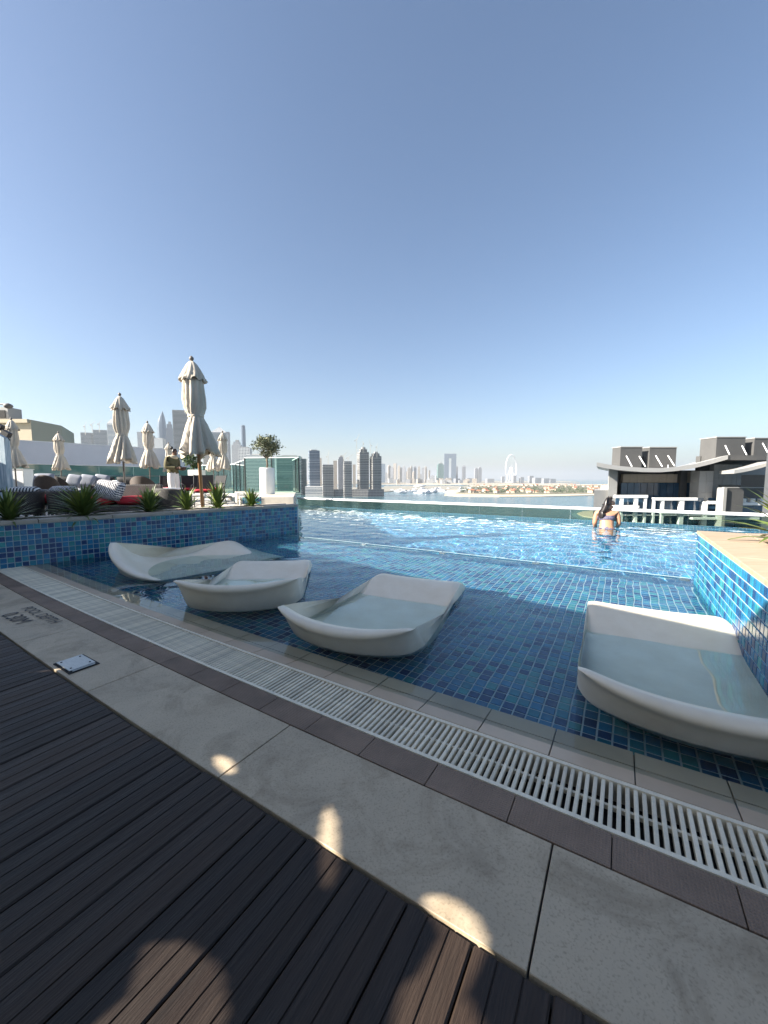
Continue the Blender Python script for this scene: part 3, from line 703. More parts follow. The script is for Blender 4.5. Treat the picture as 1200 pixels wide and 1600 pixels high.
leafy_tree('leafy_shrub', 'loose green leafy shrub in the pale square planter box', 'shrub', (far(307,16)-.1,16,TZ+1.15), .15, .38, .42, 900, .10, DKLEAF, seed=9, squash=(.9,.9,1.1), clump=30)

# ---------------------------------------------------------------- folded parasols
CANV = mat('canvas', (.52,.455,.365), rough=.85, var=.08, scale=5, bump=.08, bscale=60, objvar=.04)
WOOD = mat('parasol_wood', (.26,.135,.055), rough=.55, var=.25, scale=6, stretch=(6,6,.6)); DPOLE = mat('grey_pole', (.16,.14,.12), rough=.5, var=.1)
def parasol_meshes(seed):
    rr = random.Random(seed); n = 56; ph = [rr.uniform(0,6.28) for _ in range(6)]; nf = rr.choice((11,12,13))
    def fold(amp, k):
        def f(a, i): 
            tw = .35*math.sin(i*.35+ph[4])
            return 1 + amp[i]*(1.0*abs(math.sin(nf*.5*(a+tw)+ph[0]))-.55 + .22*math.sin(3*a+ph[1]+i*.25) + .12*math.sin(13*a+ph[2]+i*.4))
        return f
    body = [(.060,2.70),(.120,2.66),(.135,2.55),(.140,2.40),(.148,2.25),(.142,2.12),(.122,2.03),(.104,1.975),(.110,1.93),(.145,1.82),(.185,1.66),(.225,1.48),(.250,1.36),(.262,1.29),(.235,1.30),(.15,1.42),(.05,1.6)]
    amp = [.1,.2,.30,.36,.38,.34,.25,.16,.2,.34,.42,.48,.52,.55,.5,.3,.1]
    can = MB().lathe(body, n, fr=fold(amp, 0)); 
    for i, v in enumerate(can.v):   # uneven hem
        if v[2] < 1.45: a = math.atan2(v[1], v[0]); can.v[i] = (v[0], v[1], v[2] + .045*math.sin(4*a+ph[3]) + .03*math.sin(9*a+ph[5]))
    can = can.mesh('canopy', CANV, smooth=True)
    top = [(.012,2.93),(.035,2.92),(.075,2.87),(.115,2.78),(.150,2.68),(.172,2.60),(.176,2.585),(.165,2.60),(.11,2.70),(.03,2.84)]
    amp2 = [0,.05,.12,.2,.3,.36,.38,.36,.2,.1]
    fl = MB().lathe(top, n, fr=fold(amp2, 1))
    for i, v in enumerate(fl.v):
        if v[2] < 2.64: a = math.atan2(v[1], v[0]); fl.v[i] = (v[0], v[1], v[2] + .03*math.sin(8*a+ph[1]))
    fl = fl.mesh('top_flounce', CANV, smooth=True)
    fin = MB().lathe([(.012,2.91),(.016,2.93),(.032,2.955),(.036,2.975),(.028,2.995),(.008,3.02)], 14).mesh('finial', DPOLE, smooth=True)
    tie = MB().lathe([(.112,1.985),(.116,1.98),(.116,1.955),(.112,1.95)], 28, fr=lambda a,i: 1+.06*math.sin(8*a)).mesh('tie_strap', CANV, smooth=True)
    return can, fl, fin, tie
PM = [parasol_meshes(s) for s in (3, 11)]
def parasol(px, depth, htop, label, wood=False, var=0, rz=0, lean=(0,0), zs=1.0, ws=1.0):
    t = thing('folded_parasol', label, 'parasol', loc=(far(px,depth), depth, TZ), rz=rz, group='folded parasols on the terrace')
    t.rotation_euler = (lean[0], lean[1], rz); sz = (htop-TZ)/3.0; t.scale = (ws, ws, sz)
    can, fl, fin, tie = PM[var]
    c = link('canopy', can, t); link('tie_strap', tie, c); link('top_flounce', fl, t); link('finial', fin, t)
    MB().tube([(0,0,.06),(0,0,1.5),(0,0,2.85)], .026 if wood else .022, 12).build('pole', WOOD if wood else DPOLE, t, smooth=True)
    MB().lathe([(.30,0),(.30,.04),(.26,.06),(.05,.065),(.04,.16),(.03,.17)], 20).build('base', DPOLE, t)
    MB().lathe([(.05,1.30),(.055,1.32),(.055,1.37),(.04,1.39)], 12).build('runner', WHITE, t)
    return t
parasol(317, 6.6, 3.02, 'tall folded parasol with a thick wooden pole, the largest of the parasols', wood=True, lean=(0,-.035), ws=1.06)
for px, yt, lab, v, rz in ((196,618,'folded cream parasol with grey pole, second largest, above the patterned pillow',1,1.2),
    (27,655,'shaded folded parasol standing beside the streaky pale panel',0,2.2),
    (98,676,'small folded parasol in front of the middle of the pale parapet',1,.3),
    (236,660,'folded parasol rising between the patterned pillow and the standing man',0,4.1),
    (267,692,'folded parasol mostly hidden behind the standing man',1,3.0),
    (335,684,'shorter one of the close pair of folded parasols by the glass balustrade',0,.9),
    (351,675,'taller one of the close pair of folded parasols by the glass balustrade',1,5.2)):
    d = FPX*2.0/(748-yt); parasol(px, d, 3.0, lab, var=v, rz=rz, ws=random.uniform(.95,1.08))

# ---------------------------------------------------------------- terrace furniture
def wicker(name, c, c2):
    m = mat(name, c, rough=.6, var=0, col2=c2, scale=20); N, L, b = nodes_of(m)
    tc = N.new('ShaderNodeTexCoord'); 
    w1 = N.new('ShaderNodeTexWave'); w1.bands_direction = 'Z'; w1.inputs['Scale'].default_value = 16; w1.inputs['Distortion'].default_value = 1.0; L.new(tc.outputs['Object'], w1.inputs['Vector'])
    w2 = N.new('ShaderNodeTexWave'); w2.bands_direction = 'DIAGONAL'; w2.inputs['Scale'].default_value = 20; w2.inputs['Distortion'].default_value = 1.0; L.new(tc.outputs['Object'], w2.inputs['Vector'])
    mm = N.new('ShaderNodeMath'); mm.operation = 'MULTIPLY'; L.new(w1.outputs['Fac'], mm.inputs[0]); L.new(w2.outputs['Fac'], mm.inputs[1])
    src = b.inputs['Base Color'].links[0].from_socket; mx = N.new('ShaderNodeMix'); mx.data_type = 'RGBA'; L.new(mm.outputs[0], mx.inputs[0]); mx.inputs[6].default_value = (c[0]*.25,c[1]*.25,c[2]*.25,1); L.new(src, mx.inputs[7]); L.new(mx.outputs[2], b.inputs['Base Color'])
    bp = N.new('ShaderNodeBump'); bp.inputs['Strength'].default_value = .8; bp.inputs['Distance'].default_value = .01; L.new(mm.outputs[0], bp.inputs['Height']); L.new(bp.outputs[0], b.inputs['Normal']); return m
WICK = wicker('grey_wicker', (.10,.085,.075), (.20,.175,.15)); WICKB = wicker('brown_wicker', (.12,.075,.045), (.2,.13,.085))
RED = mat('red_canvas', (.50,.022,.035), rough=.8, var=.12, scale=6, bump=.05, bscale=120); BLK = mat('black_canvas', (.012,.012,.013), rough=.8, var=.2, scale=6)
GRYC = mat('grey_canvas', (.24,.25,.28), rough=.85, var=.1, scale=6, bump=.05, bscale=120); CHAR = mat('charcoal_frame', (.022,.021,.02), rough=.5)
def pattern_mat():
    m = mat('speckled_weave', (.62,.60,.58), rough=.85, var=.05); N, L, b = nodes_of(m); tc = N.new('ShaderNodeTexCoord')
    w1 = N.new('ShaderNodeTexWave'); w1.inputs['Scale'].default_value = 15; w1.bands_direction = 'DIAGONAL'; w1.inputs['Distortion'].default_value = 3.5; w1.inputs['Detail Scale'].default_value = 3; L.new(tc.outputs['Object'], w1.inputs['Vector'])
    r = N.new('ShaderNodeValToRGB'); r.color_ramp.elements[0].position = .42; r.color_ramp.elements[0].color = (.05,.05,.07,1); r.color_ramp.elements[1].position = .58; r.color_ramp.elements[1].color = (.66,.64,.62,1); L.new(w1.outputs['Fac'], r.inputs[0]); L.new(r.outputs[0], b.inputs['Base Color']); return m
PATT = pattern_mat()
def stripe_mat():
    m = mat('striped_canvas', (.6,.6,.6), rough=.85); N, L, b = nodes_of(m); tc = N.new('ShaderNodeTexCoord')
    w1 = N.new('ShaderNodeTexWave'); w1.inputs['Scale'].default_value = 7; w1.bands_direction = 'X'; L.new(tc.outputs['Object'], w1.inputs['Vector'])
    r = N.new('ShaderNodeValToRGB'); r.color_ramp.interpolation = 'CONSTANT'; r.color_ramp.elements[0].color = (.03,.03,.035,1); r.color_ramp.elements[1].position = .45; r.color_ramp.elements[1].color = (.7,.69,.66,1); L.new(w1.outputs['Fac'], r.inputs[0]); L.new(r.outputs[0], b.inputs['Base Color']); return m
STRI = stripe_mat()
def cushion_mesh(w, d, h, m, puff=.35):
    mb = MB(); nx, ny = 9, 7; vs = []
    for sgn in (1, -1):
        for j in range(ny):
            for i in range(nx):
                x, y = -1+2*i/(nx-1), -1+2*j/(ny-1); e = (1-abs(x)**4)*(1-abs(y)**4)
                vs.append((x*w/2*(1-.06*abs(y)**3*(1-0)), y*d/2*(1-.06*abs(x)**3), sgn*h/2*(puff*e**.5 + (1-puff)*(0 if e == 0 else min(1,e*6)))))
    fs = []
    for s_, off in ((1,0),(-1,nx*ny)):
        for j in range(ny-1):
            for i in range(nx-1):
                f = (off+j*nx+i, off+j*nx+i+1, off+(j+1)*nx+i+1, off+(j+1)*nx+i); fs.append(f if s_ > 0 else f[::-1])
    me = mb.add(vs, fs).mesh('cushion', m, smooth=True); bm = bmesh.new(); bm.from_mesh(me); bmesh.ops.remove_doubles(bm, verts=bm.verts, dist=1e-4); bm.to_mesh(me); bm.free(); return me
def tub_chair(loc, rz, label, wm_, cm, back=.54, w=.50):
    t = thing('wicker_armchair', label, 'armchair', loc=loc, rz=rz); mb = MB(); n = 22; vs = []; r = w/2
    for k in range(n+1):          # curved shell open towards +y... back at -y
        a = math.radians(170 + 200*k/n); c, s_ = math.cos(a), math.sin(a); lift = max(0, -s_)
        h_ = .56 + (back-.56)*lift**.8
        for rr_, z in ((r,.16),(r*1.03,.4),(r*1.08,h_),(r*1.02,h_+.03),(r*.95,h_),(r*.92,.4),(r*.9,.16)): vs.append((c*rr_, s_*rr_, z))
    fs = [(i*7+j, i*7+(j+1)%7, (i+1)*7+(j+1)%7, (i+1)*7+j) for i in range(n) for j in range(7)] + [tuple(range(7)), tuple(range(n*7,n*7+7))[::-1]]
    mb.add(vs, [f[::-1] for f in fs]).build('shell', wm_, t, smooth=True)
    MB().lathe([(r*.92,.18),(r*.92,.32),(r*.85,.33)], 22).build('seat_frame', wm_, t)
    o = link('seat_cushion', cushion_mesh(w*.80,w*.80,.13,cm), t, loc=(0,.03,.39))
    for a in (45,135,225,315): MB().tube([(r*.8*math.cos(math.radians(a)),r*.8*math.sin(math.radians(a)),0),(r*.75*math.cos(math.radians(a)),r*.75*math.sin(math.radians(a)),.2)], [.014,.02], 7).build('leg', CHAR, t)
    return t
def pillow(loc, rot, w, h, th, m, label, group=None):
    return link('pillow', cushion_mesh(w, h, th, m, puff=.8), None, loc, rot, label, 'pillow', group)
def sofa(loc, rz, w, label, fm, sm, bm_, nb=3, backh=.78):
    t = thing('wicker_sofa', label, 'sofa', loc=loc, rz=rz)
    MB().box((0,0,.20),(w,.78,.26)).build('frame', fm, t, bevel=.02); MB().box((0,-.37,.50),(w,.10,backh-.24)).build('back_frame', fm, t, bevel=.02)
    for s_ in (-1,1): MB().box((s_*(w/2-.05),.02,.42),(.10,.70,.30)).build('armrest', fm, t, bevel=.02)
    cw = (w-.22)/nb
    for i in range(nb):
        link('seat_cushion', cushion_mesh(cw-.01,.66,.15,sm), t, loc=(-w/2+.11+cw*(i+.5),.03,.405))
        if bm_: link('back_cushion', cushion_mesh(cw-.02,.42,.16,bm_,puff=.6), t, loc=(-w/2+.11+cw*(i+.5),-.26,.66), rot=(math.radians(78),0,0))
    for sx in (-1,1):
        for sy in (-.33,.33): MB().box((sx*(w/2-.08),sy,.035),(.05,.05,.07)).build('leg', CHAR, t)
    return t
def sling_chair(loc, rz, label, seat=RED):
    t = thing('sling_chair', label, 'chair', loc=loc, rz=rz)
    for s_ in (-1,1):
        MB().tube([(s_*.27,.27,0),(s_*.27,.25,.62),(s_*.27,-.22,.64)], .014, 8).build('arm_frame', CHAR, t)
        MB().tube([(s_*.27,-.28,0),(s_*.26,-.2,.42),(s_*.26,-.34,.92)], .014, 8).build('leg', CHAR, t)
    MB().box((0,.02,.42),(.50,.48,.02)).build('seat', CHAR, t); MB().box((0,-.27,.67),(.50,.015,.48), Matrix.Rotation(math.radians(16),3,'X')).build('backrest', BLK, t)
    link('seat_cushion', cushion_mesh(.48,.46,.08,seat), t, loc=(0,.02,.47)); return t
def low_table(loc, rz, w, d, h, label, tm):
    t = thing('low_table', label, 'table', loc=loc, rz=rz); MB().box((0,0,h),(w,d,.035)).build('top', tm, t, bevel=.006)
    for sx in (-1,1):
        for sy in (-1,1): MB().box((sx*(w/2-.05),sy*(d/2-.05),h/2-.01),(.04,.04,h-.02)).build('leg', CHAR, t)
    return t
def at(px, d, z=TZ): return (far(px,d), d, z)
FACE = math.atan2(wd.y, wd.x)           # furniture runs with the wall
tub_chair(at(40,7.0), math.radians(35), 'grey wicker tub armchair with a striped pillow on its back', WICK, RED)
pillow((far(37,7.1), 7.1, .79), (math.radians(6),0,math.radians(25)), .46,.34,.12, STRI, 'black and white striped pillow lying over the grey wicker tub armchair')
ot = thing('ottoman', 'red cushioned ottoman between two grey wicker tub armchairs', 'ottoman', loc=at(71,7.4), rz=math.radians(10))
MB().box((0,0,.19),(.52,.48,.02)).build('shelf', CHAR, ot); link('seat_cushion', cushion_mesh(.56,.50,.16,RED,puff=.2), ot, loc=(0,0,.42)); MB().box((0,0,.32),(.52,.47,.04)).build('frame', CHAR, ot)
for sx in (-.22,-.08,.08,.22):
    for sy in (-.2,.2): MB().box((sx,sy,.16),(.035,.035,.31)).build('leg', WHITE if abs(sx) < .1 else CHAR, ot)
tub_chair(at(101,7.2), math.radians(40), 'grey wicker tub armchair with a speckled pillow, behind the bushiest spiky plant', WICK, RED)
pillow((far(99,7.35), 7.35, .79), (math.radians(8),0,math.radians(30)), .44,.32,.13, PATT, 'speckled pillow lying over the wicker tub armchair behind the bushiest plant')
sofa(at(186,7.1), math.pi+.25, 1.25, 'wicker sofa with red seat cushions behind the spiky plants', WICK, RED, None, nb=2, backh=.62)
pillow((far(171,6.85), 6.85, .80), (math.radians(66),math.radians(8),math.radians(-6)), .56,.36,.20, PATT, 'large black and white speckled pillow standing on the red sofa')
tub_chair(at(268,7.3), math.radians(-22), 'grey wicker tub armchair with a thin white seam, behind the wooden parasol pole', WICK, RED, w=.56, back=.60)
low_table(at(290,8.6), .4, .8,.6,.42, 'low pale-topped table by the wooden parasol pole', TFL)
low_table(at(15,7.6), .3, 1.4,.6,.56, 'long low dark table behind the striped pillow', CHAR)
tub_chair(at(77,9.6), math.radians(20), 'brown wicker armchair with a grey back pillow by the small parasol', WICKB, GRYC, back=.86)
tub_chair(at(100,10.6), math.radians(-15), 'brown wicker armchair turned away, beside the row of black cushions', WICKB, RED, back=.86)
pillow((far(70,9.75), 9.75, .96), (math.radians(60),0,math.radians(25)), .42,.40,.14, GRYC, 'plain grey pillow in the brown wicker armchair')
sofa(at(125,12.2), math.radians(192), 1.9, 'long terrace sofa with black back cushions and white piping', WHITE, GRYC, BLK, nb=3, backh=.74)
sofa(at(176,12.6), math.radians(186), 1.7, 'terrace sofa with black back cushions behind the second largest parasol', WHITE, GRYC, BLK, nb=2, backh=.74)
for px, d, rx, lab in ((118,11.9,70,'grey scatter pillow on the long terrace sofa, beside its armrest'),(160,12.2,74,'grey scatter pillow on the terrace sofa behind the second largest parasol'),(138,12.0,66,'grey scatter pillow in the middle of the long terrace sofa')):
    pillow((far(px,d), d, .93), (math.radians(rx),math.radians(9),math.radians(12)), .44,.42,.14, GRYC, lab)
tub_chair(at(226,10.4), math.radians(10), 'brown wicker chair just left of the man, next to a white-topped table', WICKB, RED, back=.84, w=.6)
low_table(at(243,9.6), .2, 1.1,.6,.55, 'pale table in front of the standing man', WHITE)
for px, d, rz, lab in ((262,13.2,200,'dark sling chair with red seat just behind the standing man'),(301,12.2,215,'dark sling chair with red seat next to the wooden parasol pole'),(318,10.8,200,'nearest dark sling chair with red seat, right behind the wooden pole'),(333,12.6,150,'dark sling chair with red seat in front of the pair of parasols')):
    sling_chair(at(px,d), math.radians(rz), lab.replace('nearest dark','large dark'))
low_table(at(232,13.6), .2, 1.6,.7,.60, 'long dark table in front of the parapet glass', CHAR)
low_table(at(312,13.4), .2, 1.2,.7,.66, 'dark dining table among the sling chairs', CHAR)

# ---------------------------------------------------------------- things by the terrace's far side
pan = thing('streaked_panel', 'tall pale panel with blue-grey streaks at the end of the terrace', 'panel', loc=at(8,10.2,TZ))
STRK = mat('streaked_render', (.62,.68,.70), rough=.5, var=0, col2=(.16,.27,.34), scale=5, stretch=(4,4,.35), bump=.3, bscale=12)
MB().add([(-1.9,-.08,0),(.17,-.08,0),(.17,-.08,1.86),(-.35,-.08,2.18),(-1.9,-.08,2.40),(-1.9,.08,0),(.17,.08,0),(.17,.08,1.86),(-.35,.08,2.18),(-1.9,.08,2.40)],
    [(0,1,2,3,4),(9,8,7,6,5),(1,6,7,2),(2,7,8,3),(3,8,9,4),(4,9,5,0),(0,5,6,1)]).build('slab', STRK, pan)
for k, (px, py) in enumerate(((8,668),(18,679))):
    sp = thing('spotlight', ('black spotlight on top of the streaked panel, the higher of two','black spotlight on the sloping edge of the streaked panel, the lower of two')[k], 'spotlight', loc=(far(px,10.05),10.05,hgt(py,10.05)))
    MB().box((0,0,0),(.20,.12,.13), Matrix.Rotation(math.radians(30),3,'Y')).build('head', CHAR, sp, bevel=.01); MB().tube([(.0,.02,-.05),(-.02,.1,-.16)], .012, 6).build('bracket', CHAR, sp)
cab = thing('equipment_box', 'white equipment box standing against the green glass', 'box', loc=at(38,13.6)); MB().box((0,0,.56),(.42,.4,1.12)).build('body', POT, cab, bevel=.01); MB().box((0,0,1.13),(.46,.44,.02)).build('lid', POT, cab)
# ---------------------------------------------------------------- the hotel's other wing, beyond the balustrade
WGR = mat('grey_cladding', (.25,.25,.245), rough=.7, var=.06, scale=.8, bump=.05, bscale=8); WDK = mat('dark_cladding', (.085,.083,.08), rough=.6, var=.08, scale=.8)
WLT = mat('light_cladding', (.33,.325,.31), rough=.7, var=.05, scale=.8); WBR = mat('wood_soffit', (.50,.41,.32), rough=.6, var=.12, scale=2, stretch=(1,1,8))
ROOFM = mat('roof_metal', (.40,.39,.37), rough=.45, var=.05, scale=.6); WGL = mat('blue_glazing', (.025,.065,.115), rough=.06, var=.3, scale=.9, spec=.8)
TEAL = mat('teal_glazing', (.02,.055,.06), rough=.07, var=.3, scale=.7, spec=.8)
wing = thing('hotel_wing', 'grey hotel wing with a swooping curved roof and dark rooftop boxes', 'building')
def wb(name, px0, px1, py0, py1, d, th, m, parent=None, bevel=0.0, sh=None):
    """a block of the wing: its front at depth d, seen between these directions, th deep"""
    x0, x1, z0, z1 = far(px0,d), far(px1,d), hgt(py1,d), hgt(py0,d)
    sh = (.57 if th > 1.5 else 0) if sh is None else sh      # the deep parts of the wing run back at an angle
    mb = MB().prism([(x0,d),(x1,d),(x1+sh*th,d+th),(x0+sh*th,d+th)], z0, z1); return mb.build(name, m, parent or wing, bevel=bevel)
D0 = 40.0
MB().prism([(22.3,40.8),(44,40.8),(54,58),(32.2,58)], -40, -4.0).build('lower_storeys', WGR, wing)
wb('wall', 928, 953, 766, 845, D0+.6, 6, WGR); wb('wall', 950, 963.5, 733, 800, D0+.2, 7, WLT); wb('equipment_hood', 938, 950, 759, 766, D0+3, 2, WHITE)
wb('wall', 963, 1095, 735, 800, D0+3.2, 4, WDK)
# panelled soffit band and the long window band below it
for i in range(8): wb('soffit_panel', 972+11.4*i, 972+11.4*(i+1)-.4, 741, 754, D0+2.7, .4, WBR)
wb('wall', 1062, 1072, 735, 779, D0+2.2, 1.0, WDK); wb('soffit_panel', 1072, 1090, 738, 754, D0+2.6, .4, WBR)
for i in range(9): wb('window', 970+10.2*i, 970+10.2*(i+1)-.7, 754.5, 777.5, D0+2.4, .1, WGL)
wb('window', 1072, 1090, 754.5, 777.5, D0+2.3, .1, WGL)
# stone-clad pier and tiled panel wall
for j in range(4):
    for i in range(2): wb('cladding_panel', 1091+11*i, 1091+11*(i+1)-.25, 736+17*j, 736+17*(j+1)-.25, D0+.15, 1.2, WLT, bevel=.01)
for j in range(3):
    for i in range(6): wb('cladding_panel', 1113+7.2*i, 1113+7.2*(i+1)-.2, 726+10.5*j, 726+10.5*(j+1)-.2, D0+.75, .6, WGR, bevel=.01)
wb('wall', 1113, 1121, 757.5, 800, D0+.8, 1.2, WGR); wb('window', 1121, 1160, 757, 783, D0+1.6, .2, mat('black_opening', (.008,.009,.01), rough=.15, spec=.6)); wb('balcony_glass', 1120, 1133, 776, 783, D0+1.0, .05, TEAL)
wb('wall', 1155, 1202, 730, 800, D0+2.4, 3, WDK); wb('window', 1155.5, 1196, 740, 762, D0+2.1, .2, mat('black_opening', (.01,.01,.01)))
wb('wall', 1135.5, 1162, 762.5, 806, D0-1.2, .6, WDK); wb('pier', 1130.5, 1135.5, 762, 830, D0-1.4, .8, WLT); wb('rail_cap', 1131, 1195, 761.2, 762.6, D0-1.25, .3, WLT)
wb('pier', 1193, 1215, 676, 832, D0-6, 1.5, WGR, sh=1.0)
wb('wall', 1090, 1204, 713, 770, D0+3.0, .6, WDK); wb('wall', 1150, 1204, 730, 742, D0+1.9, .5, WGR)
# white framed terraces below
for px0, px1, py, n in ((962,1013,773.5,0),(1022,1091,777.5,0),(1109,1131,783,0),(1151,1194,785,0)):
    wb('white_beam', px0, px1, py, py+4.6, D0-.6, .35, WHITE, bevel=.02)
for px, w_, y0, y1 in ((973,4,774,826),(995.5,5,774,826),(1010,3.4,774,828),(1023.5,3.4,778,829),(1037,4.5,779,822),(1067,7,779,830),(1104,6.5,784,829),(1151.5,1.6,786,804)):
    wb('white_post', px-w_/2, px+w_/2, y0, y1, D0-.55, .3, WHITE, bevel=.02)
for i, (a, b_) in enumerate(((963,971),(975.5,993),(998,1008.5),(1012,1022),(1025.5,1034.5),(1039.5,1063),(1071,1100),(1107.5,1131),(1152,1194))):
    wb('window', a, b_, 778, 804, D0+.1, .1, WGL); wb('window', a, b_, 806, 834, D0+.1, .1, TEAL)
wb('white_beam', 963, 1000, 790, 794, D0-1.0, .9, WHITE); wb('white_beam', 975, 1012, 817, 819.5, D0-1.0, .9, WHITE); wb('white_beam', 1035, 1131, 800, 803, D0-.7, .5, WHITE); wb('white_beam', 1085, 1190, 808.5, 812, D0-.9, .6, WHITE)
for px in (1160,1174,1190): wb('seat_cushion', px, px+7, 779, 784.5, D0-.6, .4, POT)
# curved roof
def roof(name, pts, d0, d1, th_px, m):
    mb = MB(); vs = []
    for px, py in pts:
        x = far(px, d0); z = hgt(py, d0); t_ = th_px/FPX*d0
        vs += [(x,d0,z),(x+.57*(d1-d0),d1,z),(x+.57*(d1-d0),d1,z-t_),(x,d0,z-t_)]
    k = len(pts); fs = [(0,1,2,3), tuple(4*(k-1)+i for i in (3,2,1,0))]
    for i in range(k-1):
        a, b_ = 4*i, 4*i+4; fs += [(a,b_,b_+1,a+1),(a+1,b_+1,b_+2,a+2),(a+2,b_+2,b_+3,a+3),(a+3,b_+3,b_,a)]
    return mb.add(vs, fs).build(name, m, wing)
rp = []
for i in range(25):
    px = 930 + (1133-930)*i/24
    rp.append((px, float(np.interp(px, [930,945,965,985,1005,1030,1055,1080,1105,1133], [722.5,725.5,728.3,730,731.2,731.5,729.6,725.6,719.6,711.5]))))
roof('curved_roof', rp, D0-1.6, D0+9, 6.4, ROOFM); roof('roof_slab', [(1133,711.6),(1164,711.8),(1200,712.2)], D0-1.5, D0+9, 7.4, WDK)
roof('curved_roof', [(1144.5,734.5),(1155,733),(1170,730),(1185,726),(1204,720)], D0-5, D0-.5, 5.5, ROOFM)
# rooftop boxes, braced by white struts
def rbox(px0, px1, py0, py1, d, th, m=WDK):
    o = wb('rooftop_box', px0, px1, py0, py1, d, th, m, sh=0); x0, x1, z1 = far(px0,d), far(px1,d), hgt(py0,d)
    MB().box(((x0+x1)/2, d+th/2, z1+.04), (x1-x0+.12, th+.12, .08)).build('coping', WLT, o)
rbox(966, 999.5, 699.5, 731, D0+2, 1.5); rbox(1011, 1052.5, 700, 731, D0+2, 1.5); wb('rooftop_box', 999.5, 1011, 714, 731, D0+3.0, .5, WDK)
rbox(1113.5, 1158, 684.5, 722, D0+1.2, 2.1); rbox(1172, 1199, 686, 713, D0+1.2, 1.4); wb('rooftop_box', 1158, 1172, 705, 713, D0+2.4, .4, WDK)
for a, b_ in (((975.5,713),(985,730)),((995.5,713.5),(1006,730)),((1021,712.5),(1032,730)),((1040,712.5),(1051,729)),((1127.5,697),(1135,711.5)),((1153.5,697.5),(1161.5,711.8)),((1185,693.5),(1196,712)),((1041,727),(1041,731))):
    p0 = (far(a[0],D0+.4), D0+.4, hgt(a[1],D0+.4)); p1 = (far(b_[0],D0-.9), D0-.9, hgt(b_[1],D0-.9)+.05); MB().tube([p0,p1], .055, 8).build('strut', WHITE, wing)
# ---------------------------------------------------------------- sea, shores and the city
SEA = -40.0
def dist_of(py): return FPX*(EYE-SEA)/(py-748)
seam = mat('sea_water', (.045,.105,.125), rough=.16, var=.25, scale=.004, spec=.4, detail=4); N, L, b = nodes_of(seam)
tc = N.new('ShaderNodeTexCoord'); nz = N.new('ShaderNodeTexNoise'); nz.inputs['Scale'].default_value = .09; nz.inputs['Detail'].default_value = 8; L.new(tc.outputs['Object'], nz.inputs['Vector'])
bp = N.new('ShaderNodeBump'); bp.inputs['Strength'].default_value = .7; bp.inputs['Distance'].default_value = 2.0; L.new(nz.outputs['Fac'], bp.inputs['Height']); L.new(bp.outputs[0], b.inputs['Normal'])
mb = MB(); k = 48; R = 30000; mb.add([(R*math.cos(2*math.pi*i/k), R*math.sin(2*math.pi*i/k), SEA) for i in range(k)], [tuple(range(k))]); mb.build('sea', seam, kind='structure')
SAND = mat('beach_sand', (.50,.42,.31), rough=.95, var=.1, scale=.02); LAND = mat('built_up_land', (.33,.29,.24), rough=.95, var=0, col2=(.20,.20,.16), scale=.012); SHAL = mat('shallow_water', (.10,.19,.17), rough=.2, var=.1, scale=.01)
def shore(name, pts, z, m, px=True):
    P_ = [(far(a, dist_of(b_)), dist_of(b_)) for a, b_ in pts]; mb = MB(); mb.prism(P_, SEA-3, z); return mb.build(name, m, kind='structure')
# mainland along the horizon
mb = MB(); mb.prism([(far(-400,2600),2600),(far(300,2300),2300),(far(560,2900),2900),(far(700,3300),3300),(far(800,3350),3350),(far(862,3900),3900),(far(905,4600),4600),(far(880,6500),6500),(far(700,9000),9000),(far(-400,9000),9000)], SEA-3, SEA+2.0); mb.build('mainland', LAND, kind='structure')
shore('near_shore', [(330,774.5),(470,772.5),(560,772.0),(600,769),(640,766),(700,764.5),(700,762),(560,762),(330,762)], SEA+1.5, LAND)
shore('palm_island', [(694,774.0),(720,775.5),(780,776.5),(850,776.0),(915,774.4),(1010,772.5),(1010,756.5),(905,757.0),(800,757.0),(735,758.5),(700,764)], SEA+1.0, SAND)
shore('palm_island_green', [(712,771.5),(780,773.2),(850,772.8),(915,771.8),(1008,770),(1008,758),(905,758.6),(800,758.8),(740,760.5)], SEA+1.6, mat('garden_green', (.075,.085,.045), rough=.95, var=0, col2=(.24,.20,.14), scale=.02))
shore('marina_island', [(600,764.5),(690,766.5),(742,764),(742,760.5),(690,759),(600,760)], SEA+1.2, LAND)
shore('sand_spit', [(903,803),(912,807.5),(930,810),(975,811.5),(975,797),(930,798),(912,799.8)], SEA+.8, SAND)
shore('spit_shallows', [(893,803.5),(905,810.5),(930,814),(985,816),(985,794),(930,795.2),(905,797.5)], SEA+.2, SHAL)
shore('causeway', [(585,756.6),(720,757.4),(860,757.2),(905,755.2),(905,754.6),(860,755.8),(720,755.8),(585,755.4)], SEA+2.0, SAND)

